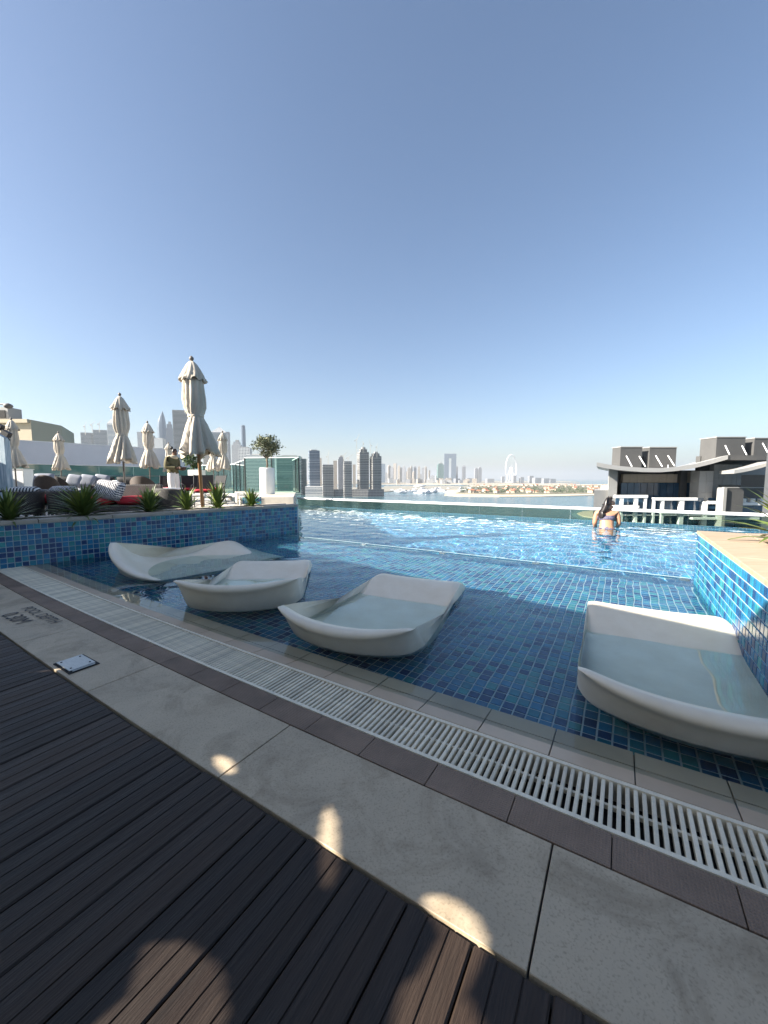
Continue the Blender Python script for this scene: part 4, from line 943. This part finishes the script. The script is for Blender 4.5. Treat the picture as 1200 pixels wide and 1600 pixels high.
def facade(name, wall, glass, fh=3.6, ww=3.4, fr=.45, fv=.3, rough=.35):
    m = bpy.data.materials.new(name); m.use_nodes = True; N, L, b = nodes_of(m); tc = N.new('ShaderNodeTexCoord'); sx = N.new('ShaderNodeSeparateXYZ'); L.new(tc.outputs['Object'], sx.inputs[0])
    def frac(src, period, th):
        d = N.new('ShaderNodeMath'); d.operation = 'DIVIDE'; d.inputs[1].default_value = period; L.new(src, d.inputs[0])
        f = N.new('ShaderNodeMath'); f.operation = 'FRACT'; L.new(d.outputs[0], f.inputs[0]); l = N.new('ShaderNodeMath'); l.operation = 'GREATER_THAN'; l.inputs[1].default_value = th; L.new(f.outputs[0], l.inputs[0]); return l.outputs[0]
    ad = N.new('ShaderNodeMath'); ad.operation = 'ADD'; L.new(sx.outputs[0], ad.inputs[0]); L.new(sx.outputs[1], ad.inputs[1])
    mu = N.new('ShaderNodeMath'); mu.operation = 'MULTIPLY'; L.new(frac(sx.outputs[2], fh, fr), mu.inputs[0]); L.new(frac(ad.outputs[0], ww, fv), mu.inputs[1])
    mx = N.new('ShaderNodeMix'); mx.data_type = 'RGBA'; L.new(mu.outputs[0], mx.inputs[0]); mx.inputs[6].default_value = (*wall,1); mx.inputs[7].default_value = (*glass,1); L.new(mx.outputs[2], b.inputs['Base Color'])
    rr = N.new('ShaderNodeMapRange'); rr.inputs['To Min'].default_value = .8; rr.inputs['To Max'].default_value = .15; L.new(mu.outputs[0], rr.inputs[0]); L.new(rr.outputs[0], b.inputs['Roughness']); return m
FA = dict(green=facade('green_glass_tower', (.16,.24,.22), (.045,.12,.11), fr=.25, fv=.12), blue=facade('blue_glass_tower', (.20,.24,.29), (.06,.095,.14), fr=.3, fv=.1), beige=facade('beige_tower', (.42,.36,.29), (.10,.11,.12)), white=facade('white_tower', (.58,.57,.55), (.10,.12,.15), fr=.5, fv=.05),
    grid=facade('gridded_block', (.55,.55,.54), (.05,.07,.09), fh=4.2, ww=4.2, fr=.4, fv=.4), raw=facade('raw_concrete_tower', (.30,.29,.275), (.07,.075,.085), fr=.35, fv=.15), grey=facade('grey_tower', (.30,.30,.31), (.09,.11,.14)))
CON = mat('raw_concrete', (.33,.32,.30), rough=.9, var=.1, scale=.05); YEL = mat('crane_steel', (.45,.42,.36), rough=.6)
def tower(px0, px1, ytop, D, label, fm='grey', ybase=None, group=None, taper=1.0, depth=None, crown=None, slabs=0, rot=.25, cat='tower'):
    x0, x1 = far(px0,D), far(px1,D); wt = (x1-x0); c, s_ = math.cos(rot), math.sin(rot); dp = depth or wt*.8
    w_ = max(wt*.45, (wt - dp*abs(s_))/c); zt = hgt(ytop,D); H_ = zt-SEA
    t = thing('tower', label, cat, loc=((x0+x1)/2, D+dp/2, SEA), rz=rot, group=group)
    m = FA[fm]
    if crown == 'curve':
        mb = MB(); k = 10; vs = []; N_ = 14
        for j in range(N_+1):
            f = j/N_; z = H_*f; q = 1.0 if f < .78 else max(.06, math.cos((f-.78)/.22*math.pi/2)**.75)
            for a in range(k): vs.append((w_/2*(math.cos(2*math.pi*a/k)*q + (1-q)*.35), dp/2*math.sin(2*math.pi*a/k)*q, z))
        mb.add(vs, [(j*k+a, j*k+(a+1)%k, (j+1)*k+(a+1)%k, (j+1)*k+a) for j in range(N_) for a in range(k)] + [tuple(range(N_*k,N_*k+k))]).build('body', m, t)
    elif crown == 'round':
        MB().lathe([(w_/2,0),(w_/2,H_*.93),(w_*.46,H_*.95),(w_*.46,H_)], 16).build('body', m, t)
    else:
        hb = H_*(.90 if crown in ('step','spire') else 1.0)
        MB().box((0,0,hb/2),(w_,dp,hb), taper=taper).build('body', m, t)
        if crown == 'step': MB().box((0,0,hb+H_*.03),(w_*.7,dp*.7,H_*.06)).build('upper_storeys', m, t); MB().box((w_*.05,0,hb+H_*.08),(w_*.35,dp*.35,H_*.04)).build('plant_room', CON, t)
        if crown == 'spire': MB().add([(-w_/2,-dp/2,hb),(w_/2,-dp/2,hb),(w_/2,dp/2,hb),(-w_/2,dp/2,hb),(0,0,H_)], [(0,1,4),(1,2,4),(2,3,4),(3,0,4)]).build('roof', m, t)
        if crown == 'flat': MB().box((0,0,H_+1.2),(w_*.6,dp*.6,2.4)).build('plant_room', CON, t)
    if slabs:
        mb = MB(); nf = int(H_*(.90 if crown in ('step','spire') else 1.0)/4.2)
        for j in range(1, nf): mb.box((0,0,j*4.2),(w_+slabs,dp+slabs,.55))
        mb.build('floor_slabs', CON if fm == 'raw' else FA['white'], t)
    return t
def crane(px, ybase, ytop, D, jib, label, luff=55):
    t = thing('tower_crane', label, 'crane', loc=(far(px,D), D-6, hgt(ybase,D)), group='construction cranes on the unfinished towers'); H_ = (ybase-ytop)/FPX*D*.55; th = D/900
    mb = MB()
    for sx in (-1,1):
        for sy in (-1,1): mb.tube([(sx*th*.5,sy*th*.5,-14),(sx*th*.5,sy*th*.5,H_)], th*.22, 4)
    for i in range(8): mb.tube([(-th*.5,-th*.5,H_*i/8),(th*.5,-th*.5,H_*(i+1)/8)], th*.14, 4)
    mb.build('mast', YEL, t)
    e = math.radians(luff); L_ = (ybase-ytop)/FPX*D*.45/max(.2,math.sin(e)); sg = 1 if jib > 0 else -1
    MB().tube([(-sg*L_*.25,0,H_),(0,0,H_+th),(sg*L_*math.cos(e),0,H_+L_*math.sin(e))], [th*.6,th*.55,th*.2], 4).build('jib', YEL, t); MB().box((-sg*L_*.22,0,H_-th),(th*2,th*1.5,th*2)).build('counterweight', CON, t); return t
# clusters behind the terrace
tower(130,147,677,2100,'hazy unfinished tower with cranes, the narrower of two behind the parapet','raw',slabs=2); tower(149,170,673,2100,'hazy unfinished tower with cranes, the wider of two behind the parapet','raw',slabs=2)
crane(141,677,660,2100,1,'hazy crane on the narrower of two unfinished towers behind the parapet',70); crane(152,673,659,2100,1,'hazy crane with short jib on the wider of two unfinished towers',40); crane(163,673,657,2100,1,'hazy crane with steep jib on the wider of two unfinished towers',50)
tower(173,188,652,1700,'pointed tower with white floor bands beside the second largest parasol','white',crown='spire',slabs=1.6,rot=.1)
tower(219,227,676,1900,'plain grey tower just left of the middle parasol','grey',rot=.1); tower(227,247,681,2200,'pale low tower half hidden by the middle parasol','beige',crown='step')
tower(247,262,644,2300,'sleek glass tower with a curved tip','blue',crown='curve',rot=.2)
tower(245,258,686,1500,'low white block with a grid of dark windows','grid',rot=.05,crown='flat'); tower(262,273,660,2000,'slim stepped tower behind the unfinished slab tower','grey',crown='step')
tower(272,299,643,1500,'tall unfinished slab tower with open floors beside the wooden-pole parasol','raw',slabs=2.2,rot=.2); crane(296,643,612,1500,-1,'crane with long steep jib on the tall unfinished slab tower',62)
tower(328,356,667,1500,'white banded tower behind the pair of parasols','white',crown='spire',slabs=1.4,rot=.3); tower(352,361,676,1700,'grey curved tower behind the pair of parasols','grey',rot=.2)
tower(363,378,688,1500,'white glazed tower left of the slim round tower','white',crown='step',rot=.15); tower(377,386,666,2300,'slim round blue tower','blue',crown='round')
tower(374,392,700,1100,'pale office block below the slim round tower','grid',rot=.1,crown='flat'); tower(384,424,711,1000,'long pale block behind the olive tree','white',rot=.1,crown='flat'); tower(318,334,700,1200,'plain pale tower low behind the wooden parasol pole','beige',rot=.2)
# waterfront towers to the right of the terrace
tower(430,470,713,950,'broad dark green glass block by the water','green',slabs=1,rot=.12,crown='flat'); tower(466,479,717,1000,'grey green narrow tower beside the dark glass block','green',rot=.1)
tower(480,500,704.5,930,'glass tower with a bright white side wall','blue',slabs=1.2,rot=.3,crown='flat'); MB().box((-.5,0,0),(1,1,1))
tower(476,508,760,905,'low white podium building at the foot of the glass tower','white',rot=.05,slabs=1,cat='building')
tower(497,503,716,1300,'thin pale tower between the glass tower and the unfinished block','beige',rot=.1); tower(502,521,726,880,'dark unfinished block with cranes next to the glass tower','raw',slabs=2,rot=.2); crane(514,726,704,900,1,'thin crane on the dark unfinished block next to the glass tower',80)
tower(521,527,720,1400,'pale slim tower behind the cranes','beige',rot=.1); tower(527,538,712,1200,'grey stepped unfinished tower left of the two tallest unfinished towers','grey',crown='step',rot=.2); tower(536,550,721,860,'dark concrete tower left of the two tallest unfinished towers','raw',slabs=2,rot=.2)
crane(538,721,706,900,1,'small crane leaning over the dark concrete tower',45); crane(545,724,710,900,1,'crane with low jib behind the dark concrete tower',35)
tower(551,556,726,1800,'small beige tower left of the tallest unfinished tower','beige',rot=.1)
tower(557.5,576.5,699,900,'tallest of the unfinished waterfront towers','raw',slabs=2.4,rot=.35,crown='step'); tower(577.5,596,706,900,'unfinished waterfront tower right of the tallest one','raw',slabs=2.4,rot=.35,crown='step')
crane(558,702,679,900,1,'crane with steep jib at the corner of the tallest unfinished tower',65); crane(568,699,690,900,-1,'short crane on top of the tallest unfinished tower',75); crane(579,708,688,900,-1,'crane standing straight up beside the second unfinished tower',82); crane(589,706,694,900,1,'short crane on top of the second unfinished tower',72)
tower(505,600,764.5,890,'long low podium below the unfinished waterfront towers','raw',rot=.02,depth=30,cat='building')
# distant skyline
G_D = 'hazy towers of the distant skyline'; LD = 'pale hazy tower in the distant skyline along the shore'
for a, b_, yt, f_ in ((596,602,725,'blue'),(605,611,726,'beige'),(610,615,729,'grey'),(614.5,620,724.5,'beige'),(621,625.5,727,'beige'),(624,630,731,'beige'),(628,633.5,728,'grey'),(634,638,737,'beige'),(636.5,642,730,'beige'),(641,644.5,727.5,'beige'),(644.5,649,736,'beige'),(646,650.5,728,'grey'),(652.5,656.5,728,'beige'),(652,659,740,'grey'),(658.5,663,731,'grey'),(663.5,667,728,'beige'),(669,672,735,'beige'),(673,679,742,'grey'),(600,606,738,'white'),(680,684,744,'white')):
    cr = random.choice(('spire','step','flat')); tower(a, b_, yt, 4200+random.uniform(-500,500), 'hazy %s tower with a %s top in the distant skyline' % ({'blue':'bluish','beige':'sandy','grey':'grey','white':'white'}[f_], {'spire':'pointed','step':'stepped','flat':'flat'}[cr]), f_, group=G_D, rot=random.uniform(-.3,.4), crown=cr)
tower(683,693,723,3900,'greenish hazy tower beside the great portal-shaped tower','green',crown='step',rot=.1)
D_ = 3900; t = thing('portal_tower', 'huge blue-grey tower with a tall slot through its middle', 'tower', loc=(far(702.5,D_),D_,SEA), rz=.0)
wp = 18.5/FPX*D_; Hp = hgt(709.5,D_)-SEA; lw = wp*.39
for s_ in (-1,1): MB().box((s_*(wp/2-lw/2),0,Hp/2),(lw,26,Hp)).build('leg', FA['blue'], t)
MB().box((0,0,Hp*.92),(wp-2*lw,25.5,Hp*.15)).build('bridge', FA['blue'], t); MB().box((0,0,Hp*.08),(wp-2*lw,25.5,Hp*.16)).build('podium', FA['blue'], t)
tower(712,715,729,4000,'thin dark tower right against the portal-shaped tower','grey',rot=.05); tower(722,727,726.5,3900,'lone slim tower right of the portal-shaped tower','grey',crown='spire',rot=.1)
tower(741,746,731,3900,'left one of the twin towers near the great wheel','grey',crown='step',rot=.1); tower(746.5,752,729.5,3900,'taller one of the twin towers near the great wheel','grey',crown='step',rot=.1)
for a, b_, yt in ((783,788,744.5),(801,806,743),(812,818,745.5),(826,833,743.5),(834,846,746.5),(848,858,747.5),(858,868,748.2),(760,772,748),(729,738,747)):
    tower(a, b_, yt, 3700+random.uniform(-200,200), 'low pale building on the shore around the great wheel', 'grey', group='low buildings round the great wheel', rot=.1, cat='building')
for i in range(26):
    px = random.uniform(600,740); fm_ = random.choice(('white','beige','beige','grey')); tower(px, px+random.uniform(4,10), random.uniform(746.5,751), 2900+random.uniform(0,700), 'low %s building on the distant shore below the skyline' % {'white':'white','beige':'sandy','grey':'grey'}[fm_], fm_, group='low buildings below the skyline', rot=random.uniform(-.3,.3), cat='building')
# great observation wheel
D_ = 3750; wl_ = thing('observation_wheel', 'giant white observation wheel on the far shore', 'ferris wheel', loc=(far(797.5,D_),D_,SEA+2), rz=math.radians(49))
WW = mat('wheel_white', (.62,.63,.66), rough=.5); Rw = 20.0/FPX*D_; Zc = hgt(731.5,D_)-SEA-2
for off in (-3,3): MB().tube([(Rw*math.cos(2*math.pi*i/72),off,Zc+Rw*math.sin(2*math.pi*i/72)) for i in range(73)], 2.0, 6).build('rim', WW, wl_)
mb = MB()
for i in range(24): a = 2*math.pi*i/24; mb.tube([(0,0,Zc),(Rw*math.cos(a),0,Zc+Rw*math.sin(a))], .10, 4)
mb.build('spokes', WW, wl_, kind='stuff')
for i in range(48): a = 2*math.pi*i/48; o = MB().box((1.04*Rw*math.cos(a),0,Zc+1.04*Rw*math.sin(a)),(3.5,5,4)).build('capsule', WW, wl_)
for sx in (-1,1):
    for sy in (-1,1): MB().tube([(sx*48,sy*30,0),(sx*4,sy*9,Zc)], [3.0,2.2], 8).build('leg', WW, wl_)
MB().tube([(0,-14,Zc),(0,14,Zc)], 6, 12).build('hub', WW, wl_); MB().box((0,0,4),(120,70,8)).build('base', CON, wl_)
# villas among palms on the near island
VW = mat('villa_wall', (.55,.46,.35), rough=.9, var=.1); VR = mat('villa_roof', (.38,.145,.085), rough=.85, var=.2, scale=.3, objvar=.25)
vm = MB().box((0,0,3.5),(14,11,7)).mesh('wall', VW); vr = MB().add([(-8,-6.5,7),(8,-6.5,7),(8,6.5,7),(-8,6.5,7),(-3.5,0,10.5),(3.5,0,10.5)], [(0,1,5,4),(1,2,5),(2,3,4,5),(3,0,4),(3,2,1,0)]).mesh('roof', VR)
vil = None
for i in range(75):
    py = random.choice((771,769,767,765,763,761.5,760,759.2)) + random.uniform(-.3,.3); px = random.uniform(722,935) if py > 766 else random.uniform(745,1000); D_ = dist_of(py)
    if vil is None:
        vil = thing('villa', 'small red-roofed villa among the trees of the near island', 'house', group='villas on the near island'); link('wall', vm, vil); link('roof', vr, vil); o = vil
    else: o = dup(vil)
    o.location = (far(px,D_), D_, SEA+1.6); o.rotation_euler = (0,0,random.uniform(0,6.28)); s_ = random.uniform(.6,1.1); o.scale = (s_,s_,s_)
mb = MB()
for i in range(900):
    py = 758.9 + 12.6*random.random()**.7; px = random.uniform(720,1000); D_ = dist_of(py); c = Vector((far(px,D_), D_, SEA+1.6)); r = random.uniform(2.0,4.2); hh = random.uniform(3.5,7.5)
    for j in range(9):
        a = random.uniform(0,6.28); p_ = c + Vector((random.gauss(0,.5)*r, random.gauss(0,.5)*r, hh*random.uniform(.35,1))); q = r*random.uniform(.35,.7); ax = Vector((random.gauss(0,1),random.gauss(0,1),random.gauss(0,.5))).normalized(); bx_ = ax.orthogonal().normalized()
        mb.add([p_-ax*q, p_+bx_*q*.6, p_+ax*q, p_-bx_*q*.6], [(0,1,2,3)])
mb.build('island_trees', mat('island_leaf', (.045,.065,.025), rough=.8, var=.3, scale=.05), label='dense belt of trees and palms on the near island', cat='trees', kind='stuff')
# marina: yachts and a domed pavilion
yh = MB().add([(-12,-2.6,0),(7,-2.6,0),(14,0,0),(7,2.6,0),(-12,2.6,0),(-12.6,-3,2.4),(8,-3,2.8),(16,0,3.4),(8,3,2.8),(-12.6,3,2.4)], [(4,3,2,1,0),(5,6,7,8,9),(0,1,6,5),(1,2,7,6),(2,3,8,7),(3,4,9,8),(4,0,5,9)]).mesh('hull', WW); yc = MB().box((-2,0,4.0),(13,4.4,2.4), taper=.9).box((-3,0,6.0),(8,3.8,1.8), taper=.85).mesh('cabin', WW)
y0_ = None
for i in range(34):
    px = random.uniform(612,745); py = random.choice((768.5,767,765.8,764.5,770.5)) + random.uniform(-.4,.4)
    if y0_ is None: y0_ = thing('yacht', 'white yacht moored in the marina beyond the pool', 'boat', group='yachts in the marina'); link('hull', yh, y0_); link('cabin', yc, y0_); o = y0_
    else: o = dup(y0_)
    D_ = dist_of(py); o.location = (far(px,D_), D_, SEA + (1.2 if 759 < py < 766.5 else .1)); o.rotation_euler = (0,0,random.uniform(-.5,.5)+random.choice((0,math.pi))); o.scale = (random.uniform(.6,1.3),)*3
for px, py, w_, lb in ((662,770.0,10,'largest white domed pavilion, standing at the edge of the marina'),(676,769.2,7,'smaller white domed pavilion right beside the largest one'),(655,760.5,9,'white domed pavilion on the island behind the yachts')):
    D_ = dist_of(py); r = w_/FPX*D_; t = thing('pavilion', lb, 'pavilion', loc=(far(px,D_),D_,SEA+1), group='white domed pavilions by the marina')
    MB().lathe([(r*.95,0),(r,3.0),(r*.97,3.3)], 20).build('wall', WW, t); MB().lathe([(r,3.3),(r*.85,5.5),(r*.55,7.6),(r*.2,8.8),(.1,9.2)], 20).build('dome', WW, t, smooth=True)
# sand-coloured neighbour and a lamp arm behind the parapet
nb = thing('neighbour_building', 'beige neighbouring building with a chamfered side behind the parapet', 'building')
BEI = mat('beige_render', (.50,.42,.30), rough=.9, var=.05, scale=.4); xs = far(-60,40), far(57,40), far(78,43), far(81,46)
MB().prism([(xs[0],40),(xs[1],40),(xs[2]+.6,44.5),(xs[2]-4,52),(xs[0],52)], SEA, hgt(657.5,40)).build('wall', BEI, nb); MB().box((far(2,41.5),42.4,hgt(648,41.5)),(2.7,1.6,1.35)).build('roof_room', WLT, nb); MB().box((far(12,41.5),41.58,hgt(649,41.5)),(.8,.1,.8)).build('window', DARK, nb)
MB().prism([(xs[0],39.7),(xs[1]-.1,39.7),(xs[1]-.1,40.0),(xs[0],40.0)], hgt(657.5,40)-.35, hgt(657.5,40)+.02).build('coping', BEI, nb)
lp = thing('lamp_arm', 'grey street-style lamp on a long arm above the beige building', 'lamp', loc=(far(-40,14),14.0,TZ))
MB().tube([(0,0,0),(0,0,3.45)], .05, 10).build('pole', DPOLE, lp); MB().tube([(0,0,3.40),(.9,0,3.46),(1.45,0,3.44)], .025, 8).build('arm', DPOLE, lp); MB().lathe([(.03,.10),(.12,.05),(.14,0),(.10,-.06),(.03,-.09)], 14, (1.50,0,3.38)).build('lamp_head', DPOLE, lp, smooth=True)
# ---------------------------------------------------------------- people
SKIN_L = mat('skin_tan', (.42,.215,.125), rough=.5, var=.06, scale=8); SKIN_D = mat('skin_brown', (.14,.07,.042), rough=.5, var=.06, scale=8)
HAIR = mat('dark_hair', (.018,.013,.011), rough=.38, var=.3, scale=30, stretch=(1,1,.2)); BIK = mat('patterned_swimwear', (.03,.035,.10), rough=.7, var=0, col2=(.20,.17,.20), scale=28)
def hand_nodes(J, E, base, wrist, dirv, sidev, upv, s=1.0):
    """palm and five bent fingers growing from a wrist joint"""
    d, sd, up = [Vector(q).normalized() for q in (dirv, sidev, upv)]; w_ = Vector(J[wrist][:3])
    J[base+'palm'] = (*(w_ + d*.05*s), .030*s, .016*s); E.append((wrist, base+'palm'))
    for i, (off, ln) in enumerate(((-.030,.066),(-.010,.075),(.010,.072),(.028,.058))):
        k = base+'f%d' % i; p0 = w_ + d*.085*s + sd*off*s; J[k+'a'] = (*p0, .0095*s); J[k+'b'] = (*(p0 + d*ln*.55*s - up*.008*s), .0085*s); J[k+'c'] = (*(p0 + d*ln*.9*s - up*.028*s), .007*s)
        E += [(base+'palm', k+'a'), (k+'a', k+'b'), (k+'b', k+'c')]
    k = base+'th'; J[k+'a'] = (*(w_ + d*.03*s - sd*.035*s), .011*s); J[k+'b'] = (*(w_ + d*.06*s - sd*.052*s - up*.01*s), .009*s); E += [(base+'palm', k+'a'), (k+'a', k+'b')]
def garment(body, name, m, sel, off, parent, thick=.004):
    me = body.data; use = [p for p in me.polygons if sel(p.center)]; idx = {}; vs = []; fs = []
    for p in use:
        f = []
        for v in p.vertices:
            if v not in idx: idx[v] = len(vs); q = me.vertices[v]; vs.append(tuple(q.co + q.normal*off))
            f.append(idx[v])
        fs.append(tuple(f))
    o = MB().add(vs, fs).build(name, m, parent, smooth=True); md = o.modifiers.new('t','SOLIDIFY'); md.thickness = thick; md.offset = 1; return o
# woman in the pool, seen from behind, leaning forward with her head turned aside
J = dict(pel=(0,0,-.06,.185,.135), waist=(0,.05,.10,.150,.11), rib=(.005,.12,.225,.165,.115), chest=(.01,.17,.315,.165,.095), neck=(.03,.21,.395,.058,.058), skull0=(.045,.225,.455,.078,.085), skull1=(.055,.23,.535,.10,.108), skull2=(.055,.225,.605,.065,.07),
    nose=(.165,.270,.515,.02,.018), chin=(.125,.268,.450,.03,.027),
    lsh=(-.175,.185,.325,.066,.062), lel=(-.205,.15,.105,.048,.045), lwr=(-.18,.32,-.03,.028,.028), rsh=(.200,.185,.335,.066,.062), rel=(.232,.15,.110,.048,.045), rwr=(.20,.33,-.03,.028,.028),
    lhip=(-.10,-.01,-.16,.115,.12), lkn=(-.10,.06,-.55,.065,.065), lan=(-.10,.0,-.95,.042,.045), lft=(-.11,.16,-1.02,.035,.03), rhip=(.10,-.01,-.16,.115,.12), rkn=(.11,.06,-.55,.065,.065), ran=(.11,.0,-.95,.042,.045), rft=(.13,.16,-1.02,.035,.03))
E_ = [('pel','waist'),('waist','rib'),('rib','chest'),('chest','neck'),('neck','skull0'),('skull0','skull1'),('skull1','skull2'),('skull1','nose'),('skull0','chin'),('chest','lsh'),('lsh','lel'),('lel','lwr'),('chest','rsh'),('rsh','rel'),('rel','rwr'),('pel','lhip'),('lhip','lkn'),('lkn','lan'),('lan','lft'),('pel','rhip'),('rhip','rkn'),('rkn','ran'),('ran','rft')]
hand_nodes(J, E_, 'l', 'lwr', (.1,1,-.1), (-1,.1,0), (0,0,1)); hand_nodes(J, E_, 'r', 'rwr', (-.1,1,-.1), (1,.1,0), (0,0,1))
wmn = thing('person', 'person in a patterned bikini leaning on the pool edge, back turned', 'person', loc=(4.50,7.72,-.02), rz=math.radians(-24))
body = skin_body('body', J, E_, 'pel', [SKIN_L], wmn)
garment(body, 'bikini_top', BIK, lambda c: .185 < c.z < .262 and abs(c.x) < .17, .006, wmn); garment(body, 'bikini_bottom', BIK, lambda c: -.14 < c.z < .035 and (abs(c.x) < .165) and c.z > -.10 + .0*abs(c.x), .006, wmn)
mb = MB()
hair = skin_body('hair', dict(a=(.045,.20,.625,.065,.07), b=(.025,.185,.560,.118,.108), c=(-.015,.14,.475,.105,.085), d=(-.06,.095,.405,.105,.06), e=(-.095,.07,.325,.105,.05), f=(-.10,.06,.245,.075,.035), g=(-.10,.06,.195,.03,.02), h=(.085,.235,.620,.06,.06), i=(.03,.15,.57,.09,.08), k=(-.03,.085,.31,.05,.03)), [('a','b'),('b','c'),('c','d'),('d','e'),('e','f'),('f','g'),('a','h'),('b','i'),('d','k')], 'b', [HAIR], wmn)
# man on the terrace, looking down at a tablet
J = dict(pel=(0,0,.93,.135,.16), waist=(.0,0,1.08,.12,.15), rib=(.0,0,1.24,.13,.165), chest=(.01,0,1.37,.125,.17), neck=(.045,0,1.485,.055,.055), skull0=(.085,0,1.545,.07,.068), skull1=(.09,0,1.63,.095,.08), skull2=(.075,0,1.70,.06,.055), nose=(.185,0,1.60,.018,.016), chin=(.155,0,1.535,.028,.026), bun=(-.02,0,1.725,.042,.042),
    ls=(.0,.19,1.405,.06,.06), le=(-.02,.235,1.14,.045,.045), lw=(.24,.13,1.10,.028,.028), rs=(.0,-.19,1.405,.06,.06), re=(-.02,-.235,1.14,.045,.045), rw=(.24,-.13,1.12,.028,.028),
    lh=(.0,.10,.84,.095,.10), lk=(.02,.11,.47,.062,.06), la=(-.02,.11,.085,.04,.042), lf=(.13,.13,.035,.034,.04), rh=(.0,-.10,.84,.095,.10), rk=(.05,-.11,.47,.062,.06), ra=(.02,-.11,.085,.04,.042), rf=(.17,-.13,.035,.034,.04))
E_ = [('pel','waist'),('waist','rib'),('rib','chest'),('chest','neck'),('neck','skull0'),('skull0','skull1'),('skull1','skull2'),('skull1','nose'),('skull0','chin'),('chest','ls'),('ls','le'),('le','lw'),('chest','rs'),('rs','re'),('re','rw'),('pel','lh'),('lh','lk'),('lk','la'),('la','lf'),('pel','rh'),('rh','rk'),('rk','ra'),('ra','rf')]
del J['bun']
hand_nodes(J, E_, 'l', 'lw', (1,-.25,.05), (0,0,1), (0,-1,0)); hand_nodes(J, E_, 'r', 'rw', (1,.25,.05), (0,0,1), (0,1,0))
DM = 11.8; man = thing('person', 'man in an olive jacket standing among the parasols, looking down', 'person', loc=(far(272,DM),DM,TZ), rz=math.radians(-14))
body = skin_body('body', J, E_, 'pel', [SKIN_D], man)
OLV = mat('olive_cloth', (.115,.10,.045), rough=.85, var=.15, scale=9, bump=.1, bscale=40); CRM = mat('cream_cloth', (.56,.47,.33), rough=.9, var=.1, scale=9, bump=.1); WHT = mat('white_cloth', (.72,.69,.66), rough=.85, var=.05, scale=9)
garment(body, 'jacket', OLV, lambda c: (c.z > .97 and c.z < 1.46) and c.x < .235, .022, man, .008); garment(body, 'shorts', WHT, lambda c: .50 < c.z <= 1.02, .016, man, .006)
garment(body, 'hair', HAIR, lambda c: c.z > 1.60 and (c.x < .115 or c.z > 1.675) , .012, man, .01)
MB().lathe([(.0,-.045),(.03,-.035),(.045,0),(.03,.035),(.0,.045)], 12, (-.01,0,1.735)).build('hair_bun', HAIR, man, smooth=True)
sc_ = MB().lathe([(.10,-.06),(.125,-.03),(.13,.01),(.10,.05),(.07,.055),(.07,-.05)], 18, fr=lambda a,i: 1+.12*math.sin(3*a+i)); sc_.v = [(v[0]*1.1+.02, v[1]*1.25, v[2]+1.455) for v in sc_.v]; sc_.build('scarf', CRM, man, smooth=True)
tab = thing('tablet', 'dark tablet held by the standing man', 'tablet', loc=man.location + Vector((.36,-.09,1.125)), rz=math.radians(-14)); MB().box((0,0,0),(.14,.20,.009), Matrix.Rotation(-.35,3,'Y')).build('case', CHAR, tab, bevel=.003); MB().box((-.0015,0,.0055),(.122,.18,.002), Matrix.Rotation(-.35,3,'Y')).build('screen', mat('dark_screen', (.02,.025,.03), rough=.08), tab)
# ---------------------------------------------------------------- the hazy air over the gulf
hz = bpy.data.materials.new('haze'); hz.use_nodes = True; N = hz.node_tree.nodes; L = hz.node_tree.links; N.clear()
o_ = N.new('ShaderNodeOutputMaterial'); v_ = N.new('ShaderNodeVolumePrincipled'); v_.inputs['Color'].default_value = (.50,.53,.58,1); v_.inputs['Density'].default_value = 1.0e-4; v_.inputs['Anisotropy'].default_value = .1
L.new(v_.outputs[0], o_.inputs['Volume'])
MB().box((0,0,(SEA-4+430)/2), (64000,64000,430-(SEA-4))).build('haze', hz, label='pale dusty haze hanging over the gulf and the city', cat='haze', kind='stuff')
# sunlight that reaches the pool through its rippled surface
for o in bpy.data.objects:
    top = o
    while top.parent: top = top.parent
    if top.name.split('.')[0] in ('pool_shelf','pool_basin','pool_lounger','planter_wall','pool_surround','glass_divider','person','infinity_rim') and o.type == 'MESH':
        o.cycles.is_caustics_receiver = True
